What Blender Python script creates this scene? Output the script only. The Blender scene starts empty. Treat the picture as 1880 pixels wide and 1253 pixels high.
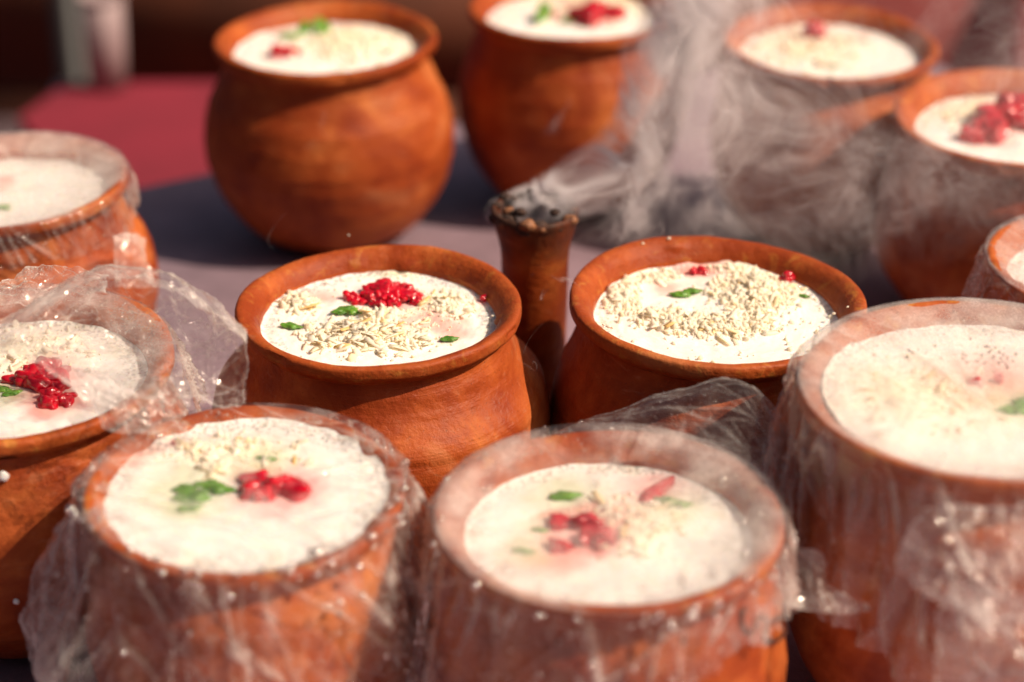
import bpy, math, random
import numpy as np
from mathutils import Vector

# ------------------------------------------------------------------ camera, sky, sun, exposure
scene = bpy.context.scene
F = 3917.0; TH = math.radians(28.0); HC = 0.367
cam_d = bpy.data.cameras.new('camera'); cam = bpy.data.objects.new('camera', cam_d)
scene.collection.objects.link(cam); scene.camera = cam
cam.location = (0, 0, HC); cam.rotation_euler = (math.radians(90) - TH, 0, 0)
cam_d.sensor_width = 36.0; cam_d.lens = F / 1880.0 * 36.0
cam_d.clip_start = 0.01; cam_d.clip_end = 200
cam_d.dof.use_dof = True; cam_d.dof.focus_distance = 0.610
cam_d.dof.aperture_fstop = 5.6; cam_d.dof.aperture_blades = 7

SUN_EL = math.radians(47); SUN_AZ = math.radians(-15)        # azimuth from +X towards +Y
sdir = Vector((math.cos(SUN_AZ) * math.cos(SUN_EL), math.sin(SUN_AZ) * math.cos(SUN_EL), math.sin(SUN_EL)))
w = bpy.data.worlds.new('World'); scene.world = w; w.use_nodes = True
nt = w.node_tree; nt.nodes.clear()
sky = nt.nodes.new('ShaderNodeTexSky'); sky.sky_type = 'NISHITA'; sky.sun_disc = False
sky.sun_elevation = SUN_EL; sky.sun_rotation = math.pi / 2 - SUN_AZ
sky.dust_density = 7.0; sky.ozone_density = 0.3; sky.air_density = 0.8
bg = nt.nodes.new('ShaderNodeBackground'); bg.inputs[1].default_value = 0.05
wo = nt.nodes.new('ShaderNodeOutputWorld')
nt.links.new(sky.outputs[0], bg.inputs[0]); nt.links.new(bg.outputs[0], wo.inputs[0])
sl = bpy.data.lights.new('sun', 'SUN'); sun = bpy.data.objects.new('sun', sl); scene.collection.objects.link(sun)
sl.energy = 5.0; sl.angle = math.radians(0.5); sl.color = (1.0, 0.86, 0.68)
sun.rotation_euler = sdir.to_track_quat('Z', 'Y').to_euler(); sun.location = (1, -1, 2)
scene.view_settings.view_transform = 'Standard'; scene.view_settings.look = 'None'
scene.view_settings.exposure = 0.12; scene.view_settings.use_white_balance = True
scene.view_settings.white_balance_temperature = 6950; scene.view_settings.white_balance_tint = 15
scene.view_settings.gamma = 1.0
scene.cycles.transparent_max_bounces = 24; scene.cycles.max_bounces = 12; scene.cycles.diffuse_bounces = 8
scene.cycles.transmission_bounces = 6; scene.cycles.sample_clamp_indirect = 4.0
scene.cycles.sample_clamp_direct = 0.0; scene.cycles.volume_bounces = 2; scene.cycles.volume_step_rate = 1.0; scene.cycles.volume_max_steps = 256

COL = scene.collection
rng = np.random.default_rng(7); random.seed(7)

def at_z(px, py, z):
    x = (px - 940) / F; y = -(py - 626.5) / F
    d = np.array([x, math.cos(TH) + y * math.sin(TH), -math.sin(TH) + y * math.cos(TH)])
    t = (z - HC) / d[2]
    return d * t + np.array([0, 0, HC]), t
def at_y(px, py, Y):
    x = (px - 940) / F; y = -(py - 626.5) / F
    d = np.array([x, math.cos(TH) + y * math.sin(TH), -math.sin(TH) + y * math.cos(TH)])
    return d * (Y / d[1]) + np.array([0, 0, HC])

# ------------------------------------------------------------------ numpy noise
_perm = np.random.default_rng(3).permutation(256).astype(np.int64); _perm = np.concatenate([_perm] * 3)
_gr = np.random.default_rng(4).normal(size=(256, 3)); _gr /= np.linalg.norm(_gr, axis=1)[:, None]
def perlin(p):
    p = np.asarray(p, float); sh = p.shape[:-1]; p = p.reshape(-1, 3)
    i = np.floor(p).astype(np.int64); f = p - i; i &= 255
    u = f * f * f * (f * (f * 6 - 15) + 10); r = 0
    for a in (0, 1):
        for b in (0, 1):
            for c in (0, 1):
                h = _perm[_perm[_perm[(i[:, 0] + a) & 255] + ((i[:, 1] + b) & 255)] + ((i[:, 2] + c) & 255)]
                g = (_gr[h] * (f - np.array([a, b, c]))).sum(1)
                wt = (u[:, 0] if a else 1 - u[:, 0]) * (u[:, 1] if b else 1 - u[:, 1]) * (u[:, 2] if c else 1 - u[:, 2])
                r = r + g * wt
    return (r * 1.5).reshape(sh)
def fbm(p, o=3):
    return sum(perlin(p * 2 ** k + 17.3 * k) / 2 ** k for k in range(o))
def vnoise(p):
    return np.stack([perlin(p + 11.1), perlin(p + 47.7), perlin(p + 83.9)], -1)
def crumple(p, seed=0, n=7, f=1.0):
    """sharp creases: triangle waves along random directions, each present only in patches"""
    r = np.random.default_rng(seed); out = np.zeros(p.shape[:-1]); wp = p + 0.35 * vnoise(p * 0.6 * f + seed)
    for k in range(n):
        d = r.normal(size=3); d /= np.linalg.norm(d); fr = f * r.uniform(0.5, 1.8)
        x = (wp @ d) * fr + r.uniform(0, 9)
        tri = np.abs((x % 1.0) - 0.5) * 2
        m = np.clip(perlin(p * f * 0.6 + k * 7.7 + seed) * 1.6 + 0.5, 0, 1)
        out += (tri - 0.5) * m / fr
    return out / math.sqrt(n)

def creaselines(a, b, seed, n=9, f=1.0, lean=0.45, wd=0.045, along=0.8):
    """2-D network of sharp fold lines; a runs across the folds, b along them. Returns 0..1"""
    r = np.random.default_rng(seed); out = np.zeros(np.broadcast(a, b).shape)
    wa = a + 0.10 * perlin(np.stack([a * 1.5 + 0 * b, b * 1.2 + 0 * a, 0 * (a + b) + seed], -1)); wb = b + 0 * a
    for k in range(n):
        t = r.normal(0, lean); x = (wa * math.cos(t) + wb * math.sin(t)) * r.uniform(0.8, 2.6) * f + r.uniform(0, 9)
        d = np.abs((x % 1.0) - 0.5); w_ = wd * r.uniform(0.5, 1.6)
        m = np.clip(perlin(np.stack([np.floor(x) * 3.7 + 0 * wb, wb * along * f, 0 * wb + k * 5.1 + seed], -1)) * 3.0 + 0.15, 0, 1)
        out = np.maximum(out, np.exp(-(d / w_) ** 1.3) * m)
    return out

# ------------------------------------------------------------------ mesh / object helpers
def link(o, parent=None):
    COL.objects.link(o)
    if parent is not None: o.parent = parent
    return o
def mesh_obj(name, V, Fc, mat, parent=None, smooth=True, attrs=None):
    V = np.asarray(V, np.float32); me = bpy.data.meshes.new(name)
    if isinstance(Fc, np.ndarray):
        n, k = Fc.shape
        me.vertices.add(len(V)); me.vertices.foreach_set('co', V.ravel())
        me.loops.add(n * k); me.loops.foreach_set('vertex_index', Fc.astype(np.int32).ravel())
        me.polygons.add(n); me.polygons.foreach_set('loop_start', np.arange(0, n * k, k, dtype=np.int32))
        me.polygons.foreach_set('loop_total', np.full(n, k, np.int32))
        me.update(calc_edges=True)
    else:
        me.from_pydata([tuple(map(float, v)) for v in V], [], Fc)
    if smooth: me.polygons.foreach_set('use_smooth', np.ones(len(me.polygons), bool))
    for k, a in (attrs or {}).items():
        a = np.asarray(a, np.float32)
        if a.ndim == 1:
            at = me.attributes.new(k, 'FLOAT', 'POINT'); at.data.foreach_set('value', a)
        else:
            at = me.attributes.new(k, 'FLOAT_COLOR', 'POINT')
            c = np.ones((len(a), 4), np.float32); c[:, :3] = a; at.data.foreach_set('color', c.ravel())
    me.materials.append(mat); me.update()
    return link(bpy.data.objects.new(name, me), parent)
def thing(name, label, cat, loc=(0, 0, 0), group=None):
    o = bpy.data.objects.new(name, None); o.empty_display_size = 0.01; o.location = loc
    link(o); tag(o, label, cat, group); return o
def tag(o, label, cat, group=None):
    o['label'] = label; o['category'] = cat
    if group: o['group'] = group
def grid_faces(nr, nc, wrap=False):
    r = np.arange(nr - 1)[:, None]; c = np.arange(nc if wrap else nc - 1)[None, :]
    c2 = (c + 1) % nc
    return np.stack([r * nc + c, r * nc + c2, (r + 1) * nc + c2, (r + 1) * nc + c], -1).reshape(-1, 4)
def catmull(P, n):
    P = np.asarray(P, float); P = np.vstack([2 * P[0] - P[1], P, 2 * P[-1] - P[-2]])
    t = np.linspace(0, len(P) - 3 - 1e-6, n); i = t.astype(int); f = (t - i)[:, None]
    a, b, c, d = P[i], P[i + 1], P[i + 2], P[i + 3]
    return 0.5 * (2 * b + (c - a) * f + (2 * a - 5 * b + 4 * c - d) * f ** 2 + (3 * b - a - 3 * c + d) * f ** 3)
def ico(sub=1):
    import bmesh
    bm = bmesh.new(); bmesh.ops.create_icosphere(bm, subdivisions=sub, radius=1.0)
    v = np.array([x.co for x in bm.verts]); f = np.array([[x.index for x in q.verts] for q in bm.faces]); bm.free()
    return v, f
ICO1 = ico(1); ICO2 = ico(2); ICO3 = ico(4)
def box_mesh(x0, x1, y0, y1, z0, z1):
    V = np.array([(x, y, z) for z in (z0, z1) for y in (y0, y1) for x in (x0, x1)])
    Fq = np.array([(0, 2, 3, 1), (4, 5, 7, 6), (0, 1, 5, 4), (2, 6, 7, 3), (0, 4, 6, 2), (1, 3, 7, 5)])
    return V, Fq

# ------------------------------------------------------------------ node helper
class N:
    def __init__(s, name):
        s.m = bpy.data.materials.new(name); s.m.use_nodes = True; s.t = s.m.node_tree; s.t.nodes.clear()
        s.out = s.t.nodes.new('ShaderNodeOutputMaterial')
    def n(s, typ, **kw):
        x = s.t.nodes.new('ShaderNode' + typ)
        for k, v in kw.items():
            if k.startswith('i_'):
                key = k[2:]; key = int(key) if key.isdigit() else key.replace('_', ' ')
                s.put(x.inputs[key], v)
            else: setattr(x, k, v)
        return x
    def put(s, sock, v):
        if isinstance(v, bpy.types.NodeSocket): s.t.links.new(v, sock)
        elif isinstance(v, bpy.types.Node): s.t.links.new(v.outputs[0], sock)
        else:
            if isinstance(v, tuple) and len(v) == 3 and sock.type == 'RGBA': v = (*v, 1)
            sock.default_value = v
    def math(s, op, a, b=0.5, c=None, clamp=False):
        x = s.n('Math', operation=op, use_clamp=clamp); s.put(x.inputs[0], a); s.put(x.inputs[1], b)
        if c is not None: s.put(x.inputs[2], c)
        return x.outputs[0]
    def ramp(s, fac, *stops):
        x = s.n('ValToRGB'); s.put(x.inputs[0], fac); e = x.color_ramp.elements
        while len(e) < len(stops): e.new(0.5)
        for q, (p, c) in zip(e, stops):
            q.position = p; q.color = (*c, 1) if isinstance(c, tuple) else (c, c, c, 1)
        return x.outputs[0]
    def mixc(s, f, a, b, mode='MIX'):
        x = s.n('Mix', data_type='RGBA', blend_type=mode); s.put(x.inputs[0], f); s.put(x.inputs[6], a); s.put(x.inputs[7], b)
        return x.outputs[2]
    def mixs(s, f, a, b):
        x = s.n('MixShader'); s.put(x.inputs[0], f); s.put(x.inputs[1], a); s.put(x.inputs[2], b); return x.outputs[0]
    def co(s, kind='Object', scale=(1, 1, 1), rand=False):
        c = s.n('TexCoord').outputs[kind]
        if rand:
            v = s.n('VectorMath', operation='SCALE'); oi = s.n('ObjectInfo')
            cb = s.n('CombineXYZ'); 
            for i in range(3): s.put(cb.inputs[i], oi.outputs['Random'])
            s.put(v.inputs[0], cb.outputs[0]); v.inputs['Scale'].default_value = 3.0
            a = s.n('VectorMath', operation='ADD'); s.put(a.inputs[0], c); s.put(a.inputs[1], v.outputs[0]); c = a.outputs[0]
        m = s.n('Mapping'); s.put(m.inputs[0], c); m.inputs['Scale'].default_value = scale
        return m.outputs[0]
    def noise(s, vec, scale, detail=3, rough=0.55, dist=0.0):
        x = s.n('TexNoise'); s.put(x.inputs['Vector'], vec); x.inputs['Scale'].default_value = scale
        x.inputs['Detail'].default_value = detail; x.inputs['Roughness'].default_value = rough; x.inputs['Distortion'].default_value = dist
        return x.outputs[0]
    def bump(s, h, strength, dist, normal=None):
        x = s.n('Bump'); s.put(x.inputs['Height'], h); x.inputs['Strength'].default_value = strength; x.inputs['Distance'].default_value = dist
        if normal is not None: s.put(x.inputs['Normal'], normal)
        return x.outputs[0]
    def princ(s, **kw):
        return s.n('BsdfPrincipled', **kw)
    def done(s, sh):
        s.put(s.out.inputs['Surface'], sh); return s.m

def mat_clay(name, lo, mid, hi, rim=False):
    m = N(name); c = m.co('Object', rand=True)
    big = m.noise(c, 45, 4, 0.6, 0.6)
    col = m.ramp(big, (0.30, lo), (0.52, mid), (0.75, hi))
    rings = m.noise(m.co('Object', (3, 3, 750), True), 1.0, 3, 0.6)
    col = m.mixc(m.ramp(rings, (0.35, 0.08), (0.6, 0.0)), col, tuple(x * 0.62 for x in mid))
    # pale ash smears and dark burnt specks: wear with shapes of its own
    sm = m.noise(m.co('Object', (1, 1, 2.2), True), 95, 5, 0.7, 1.5)
    col = m.mixc(m.ramp(sm, (0.58, 0.0), (0.72, 0.30)), col, (0.62, 0.33, 0.20))
    sp = m.noise(c, 1500, 2, 0.5)
    col = m.mixc(m.ramp(sp, (0.66, 0.0), (0.74, 0.6)), col, (0.08, 0.03, 0.02))
    st = m.noise(c, 60, 6, 0.75, 0.8)
    col = m.mixc(m.ramp(st, (0.63, 0.0), (0.72, 0.35)), col, (0.11, 0.045, 0.03))
    if rim:
        y = m.noise(c, 170, 4, 0.6, 1.0)
        col = m.mixc(m.ramp(y, (0.56, 0.0), (0.68, 0.6)), col, (0.60, 0.28, 0.06))
    oi = m.n('ObjectInfo'); col = m.mixc(m.ramp(oi.outputs['Random'], (0.0, 0.0), (1.0, 0.55)), col, m.mixc(1.0, col, (0.72, 0.52, 0.45), 'MULTIPLY'))
    lg = m.noise(c, 24, 4, 0.65, 1.0)
    col = m.mixc(m.ramp(lg, (0.42, 0.7), (0.56, 0.0)), col, m.mixc(1.0, col, (0.62, 0.42, 0.36), 'MULTIPLY'))
    col = m.mixc(m.ramp(lg, (0.58, 0.0), (0.68, 0.3)), col, (0.60, 0.26, 0.11))
    fine = m.noise(c, 2600, 3, 0.6); pits = m.noise(c, 420, 4, 0.6)
    b = m.bump(rings, 0.35, 0.0006); b = m.bump(pits, 0.6, 0.0008, b); b = m.bump(fine, 0.35, 0.0003, b)
    p = m.princ(i_Base_Color=col, i_Normal=b); m.put(p.inputs['Roughness'], m.ramp(big, (0.3, 0.42), (0.7, 0.62)))
    p.inputs['Specular IOR Level'].default_value = 0.22
    return m.done(p.outputs[0])
CLAY = mat_clay('terracotta', (0.27, 0.040, 0.010), (0.43, 0.093, 0.020), (0.60, 0.19, 0.048))
CLAY_RIM = mat_clay('terracotta_rim', (0.32, 0.055, 0.013), (0.46, 0.105, 0.022), (0.56, 0.165, 0.04), True)

def mat_milk():
    m = N('milk'); c = m.co('Object')
    st = m.n('Attribute', attribute_name='stain').outputs['Color']
    fo = m.n('Attribute', attribute_name='foam').outputs['Fac']
    v = m.n('TexVoronoi', feature='F1'); m.put(v.inputs['Vector'], c); v.inputs['Scale'].default_value = 720
    bub = m.ramp(v.outputs['Distance'], (0.0, 0.0), (0.34, 0.25), (0.46, 1.0))
    bubm = m.mixc(fo, (1, 1, 1), bub)
    col = m.mixc(m.math('MULTIPLY', fo, 0.45), st, m.mixc(1.0, st, bub, 'MULTIPLY'))
    cl = m.noise(c, 300, 4, 0.6)
    b = m.bump(cl, 0.2, 0.0008); b = m.bump(bubm, 0.7, 0.0005, b)
    p = m.princ(i_Base_Color=col, i_Normal=b, i_Roughness=0.16)
    p.inputs['Subsurface Weight'].default_value = 0.5
    p.inputs['Subsurface Radius'].default_value = (1.0, 0.7, 0.5); p.inputs['Subsurface Scale'].default_value = 0.002
    return m.done(p.outputs[0])
MILK = mat_milk()
def mat_shred():
    m = N('coconut_shavings'); a = m.n('Attribute', attribute_name='tint').outputs['Fac']
    col = m.ramp(a, (0.0, (0.99, 0.96, 0.88)), (0.5, (0.98, 0.93, 0.77)), (0.9, (0.95, 0.79, 0.42)), (1.0, (0.88, 0.60, 0.22)))
    warm = m.mixc(0.4, col, (1.0, 0.82, 0.50))
    d = m.n('BsdfDiffuse', i_Color=col); t = m.n('BsdfTranslucent', i_Color=warm)
    return m.done(m.mixs(0.36, d, t))
SHRED = mat_shred()
def mat_jelly(name, col, dark, rough=0.16):
    m = N(name); c = m.co('Object', rand=True); n = m.noise(c, 260, 3, 0.6)
    cc = m.ramp(n, (0.3, dark), (0.7, col))
    p = m.princ(i_Base_Color=cc, i_Roughness=rough, i_Normal=m.bump(m.noise(c, 500, 3), 0.5, 0.0006))
    p.inputs['Subsurface Weight'].default_value = 0.4; p.inputs['Subsurface Radius'].default_value = (1.0, 0.15, 0.1)
    p.inputs['Subsurface Scale'].default_value = 0.0015; p.inputs['Coat Weight'].default_value = 0.5
    return m.done(p.outputs[0])
CHERRY = mat_jelly('cherry_jelly', (0.62, 0.005, 0.020), (0.34, 0.001, 0.012))
GREEN = mat_jelly('pistachio_green', (0.14, 0.34, 0.03), (0.05, 0.16, 0.015), 0.4)
PINK = mat_jelly('pink_cream', (0.75, 0.25, 0.20), (0.70, 0.36, 0.28), 0.5)

def mat_film():
    m = N('cling_film'); c = m.co('Object')
    fog = m.n('Attribute', attribute_name='fog').outputs['Fac']  # condensation, plus the white painted along the film's creases
    v = m.n('TexVoronoi', feature='F1'); m.put(v.inputs['Vector'], c); v.inputs['Scale'].default_value = 1500
    dro = m.ramp(v.outputs['Distance'], (0.0, 1.0), (0.55, 0.25))
    pat = m.noise(c, 120, 4, 0.6, 0.5)
    hz = m.math('MULTIPLY', fog, m.math('MULTIPLY_ADD', dro, 0.55, 0.5), clamp=True)
    hz = m.math('MULTIPLY', hz, m.ramp(pat, (0.3, 0.65), (0.65, 1.0)), clamp=True)
    crk = m.noise(m.co('Object', (1, 1, 0.45)), 150, 3, 0.5, 1.6)
    b = m.bump(crk, 0.45, 0.0012); b = m.bump(m.math('MULTIPLY', dro, fog), 0.6, 0.0003, b)
    g = m.n('BsdfGlossy', i_Color=(1, 0.96, 0.93), i_Roughness=0.10, i_Normal=b)
    fw = m.n('LayerWeight', i_Blend=0.5)
    gf = m.math('MULTIPLY_ADD', m.math('POWER', fw.outputs['Facing'], 4.0), 0.8, 0.05, clamp=True)
    tr = m.n('BsdfTransparent', i_Color=(0.97, 0.97, 0.97))
    df = m.n('BsdfDiffuse', i_Color=(0.95, 0.91, 0.89), i_Normal=b); tl = m.n('BsdfTranslucent', i_Color=(0.95, 0.91, 0.88))
    lw = m.n('LayerWeight', i_Blend=0.35)
    hz2 = m.math('ADD', hz, m.math('MULTIPLY', m.math('POWER', lw.outputs['Facing'], 4.0), 0.06), clamp=True)
    return m.done(m.mixs(hz2, m.mixs(gf, tr, g), m.mixs(0.45, df, tl)))
FILM = mat_film()
def mat_drop(name='water_droplets', base=0.16, rough=0.10):
    m = N(name); g = m.n('BsdfGlossy', i_Color=(1, 0.97, 0.92), i_Roughness=rough)
    tr = m.n('BsdfTransparent', i_Color=(0.975, 0.97, 0.97)); fr = m.n('LayerWeight', i_Blend=0.5)
    return m.done(m.mixs(m.math('MULTIPLY_ADD', m.math('POWER', fr.outputs['Facing'], 3.0), 0.3, base, clamp=True), tr, g))
DROP = mat_drop()
BEAD = mat_drop('large_glint_beads', 0.62, 0.13)  # reflectance raised far above water so these beads stand in for sun glints
BUBBLE = DROP

# ------------------------------------------------------------------ setting: ground, table, backdrop with its shade put into dark base colours
def simple(name, col, rough=0.8, scale=20, var=0.25, bump=0.0, bscale=200, metallic=0.0):
    m = N(name); c = m.co('Object'); n = m.noise(c, scale, 5, 0.6)
    cc = m.ramp(n, (0.3, tuple(x * (1 - var) for x in col)), (0.7, tuple(min(1, x * (1 + var)) for x in col)))
    p = m.princ(i_Base_Color=cc, i_Roughness=rough); p.inputs['Metallic'].default_value = metallic
    if bump: m.put(p.inputs['Normal'], m.bump(m.noise(c, bscale, 4), bump, 0.001))
    return m.done(p.outputs[0])
V, Fq = box_mesh(-60, 60, -60, 60, -0.80, -0.75)
g = mesh_obj('ground', V, Fq, simple('brown_carpet', (0.14, 0.016, 0.014), 0.95, 2.0, 0.4), smooth=False); g['kind'] = 'structure'  # dark base colour stands in for the shade back here

eA, _ = at_z(235, 350, 0.0); eB, _ = at_z(390, 318, 0.0)
ed = (eB - eA)[:2]; ed /= np.linalg.norm(ed); nrm = np.array([ed[1], -ed[0]])        # towards the camera
def table_slab(z0, z1, o, e, w0, w1, depth):
    P = [o + e * w0, o + e * w1, o + e * w1 + nrm * depth, o + e * w0 + nrm * depth]
    V = np.array([(*p, z0) for p in P] + [(*p, z1) for p in P])
    return V, np.array([(0, 1, 2, 3), (7, 6, 5, 4), (0, 4, 5, 1), (1, 5, 6, 2), (2, 6, 7, 3), (3, 7, 4, 0)])
TABLE = thing('table', 'grey mauve cloth-topped table that carries all the clay pots', 'table', (0, 0.6, -0.75))
tm = simple('table_cloth_grey', (0.36, 0.25, 0.31), 0.7, 30, 0.22, 0.3, 900)
V, Fq = table_slab(-0.03, 0.0, eA[:2], ed, -0.9, 0.395, 0.95)
mesh_obj('tabletop', V - np.array([0, 0.6, -0.75]), Fq, tm, TABLE, smooth=False)
leg_m = simple('table_leg_steel', (0.2, 0.18, 0.18), 0.5)
for a, b in ((-0.8, 0.08), (0.36, 0.08), (-0.8, 0.87), (0.36, 0.87)):
    p = eA[:2] + ed * a + nrm * b
    V, Fq = box_mesh(p[0] - 0.02, p[0] + 0.02, p[1] - 0.02, p[1] + 0.02, -0.75, -0.03)
    mesh_obj('leg', V - np.array([0, 0.6, -0.75]), Fq, leg_m, TABLE, smooth=False)

ZR = -0.12
c1, _ = at_z(35, 215, ZR); c2, _ = at_z(125, 152, ZR); c3, _ = at_z(1020, 70, ZR); c4, _ = at_z(950, 330, ZR); c0, _ = at_z(-60, 460, ZR)
c3, _ = at_z(560, 148, ZR)
c4, _ = at_z(640, 300, ZR); c0 = c1 + np.array([nrm[0], nrm[1], 0]) * 0.42
RT = thing('cloth_covered_table', 'low table under a crimson cloth, out of focus behind the grey table', 'table', (0.1, 1.2, -0.75))
poly = [c0, c1, c2, c3, c4]
V = np.array([(p[0], p[1], ZR) for p in poly] + [(p[0], p[1], -0.60) for p in poly]) - np.array([0.1, 1.2, -0.75])
Fl = [tuple(range(4, -1, -1))] + [(i, (i + 1) % 5, (i + 1) % 5 + 5, i + 5) for i in range(5)]
mesh_obj('tablecloth', V, Fl, simple('crimson_cloth', (0.20, 0.010, 0.026), 0.85, 14, 0.15, 0.3, 600), RT, smooth=False)
for p in (c0 * .96 + c3 * .04, c2 * .95 + c4 * .05, c3 * .95 + c0 * .05, c4 * .95 + c1 * .05):
    V, Fq = box_mesh(p[0] - 0.02, p[0] + 0.02, p[1] - 0.02, p[1] + 0.02, -0.75, ZR - 0.005)
    mesh_obj('leg', V - np.array([0.1, 1.2, -0.75]), Fq, leg_m, RT, smooth=False)

def lathe(prof, n=48, wob=0.0, seed=0, r0=0.0):
    prof = np.asarray(prof, float); a = np.linspace(0, 2 * math.pi, n, endpoint=False)
    X = prof[:, 0:1] * np.cos(a); Y = prof[:, 0:1] * np.sin(a); Z = np.repeat(prof[:, 1:2], n, 1)
    V = np.stack([X, Y, Z], -1).reshape(-1, 3)
    if wob:
        V = V + vnoise(V * 28 + seed * 5.1) * wob
    return V, grid_faces(len(prof), n, True)
# white paper cup blurred on the crimson cloth
p, t = at_z(200, 160, ZR)
CUP = thing('paper_cup', 'blurred white paper cup standing on the crimson cloth', 'cup', (p[0], p[1], ZR))
wm = simple('white_paper', (0.30, 0.22, 0.23), 0.6, 20, 0.05)
V, Fq = lathe([(0.0, 0.001), (0.011, 0.001), (0.0125, 0.03), (0.0135, 0.060), (0.0127, 0.060), (0.010, 0.004), (0, 0.004)]); mesh_obj('cup_wall', V, Fq, wm, CUP)
V, Fq = lathe([(0.0134, 0.0615), (0.0144, 0.0612), (0.0144, 0.0588), (0.0137, 0.0588)]); mesh_obj('cup_rim', V, Fq, wm, CUP)
# grey cloth bag on the left
def top_z(px, py, Y): return at_y(px, py, Y)[2] + 0.75
def lumpy(name, loc, size, mat, label, cat, seed, amp=0.25):
    V, Fq = ICO3; V = V + V * (fbm(V * 1.4 + seed)[:, None] * amp); V = V * np.array(size)
    V[:, 2] = np.maximum(V[:, 2], -size[2] * 0.55) + size[2] * 0.55
    o = mesh_obj(name, V, Fq, mat); o.location = loc; tag(o, label, cat); return o
p = at_y(20, 250, 2.2)
lumpy('cloth_bag', (at_y(-10, 250, 2.2)[0], 2.2, -0.75), (0.14, 0.2, top_z(0, 95, 2.2) / 1.5), simple('mauve_grey_cloth', (0.07, 0.045, 0.055), 0.9, 12, 0.3), 'blurred mauve grey cloth bag at the far left behind the pots', 'bag', 2)
p = at_y(-5, 60, 2.6)
lumpy('blue_sack', (at_y(-20, 60, 2.75)[0], 2.75, -0.75), (0.09, 0.2, top_z(0, -80, 2.75) / 1.5), simple('dusk_blue_cloth', (0.06, 0.045, 0.11), 0.9, 12, 0.3), 'blurred dark blue purple sack at the top left corner', 'sack', 5)
p = at_y(128, 60, 2.0)
V, Fq = lathe([(0, 0), (0.03, 0), (0.03, 0.01), (0.014, 0.02), (0.014, 0.9), (0, 0.9)], 24)
o = mesh_obj('black_post', V, Fq, simple('black_paint', (0.008, 0.008, 0.010), 0.5)); o.location = (p[0], 2.0, -0.75); tag(o, 'thin black upright post blurred at the upper left', 'post')
p = at_y(420, 60, 2.1)
CR = thing('wooden_crate', 'large orange brown wooden crate blurred behind the back pots', 'crate', (p[0] + 0.12, 2.3, -0.75))
wdm = simple('orange_wood', (0.09, 0.018, 0.003), 0.8, 8, 0.4)  # wood colour darkened to stand for background shade
for k in range(5):
    V, Fq = box_mesh(-0.45, 0.45, -0.2, -0.18, 0.02 + k * 0.14, 0.15 + k * 0.14); mesh_obj('plank', V, Fq, wdm, CR, smooth=False)
for sx in (-0.44, 0.40):
    V, Fq = box_mesh(sx, sx + 0.04, -0.178, 0.2, 0, 0.72); mesh_obj('side_panel', V, Fq, wdm, CR, smooth=False)
V, Fq = box_mesh(-0.398, 0.398, 0.18, 0.2, 0, 0.72); mesh_obj('back_panel', V, Fq, wdm, CR, smooth=False)
p = at_y(1860, 20, 1.35)
lumpy('red_cushion', (at_y(1890, 20, 1.4)[0], 1.40, -0.75), (0.075, 0.08, top_z(1880, -60, 1.4) / 1.5), simple('red_cushion_cloth', (0.30, 0.008, 0.02), 0.9, 10, 0.2), 'blurred deep red cushion at the top right corner behind the smoke', 'cushion', 9, 0.12)

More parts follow.
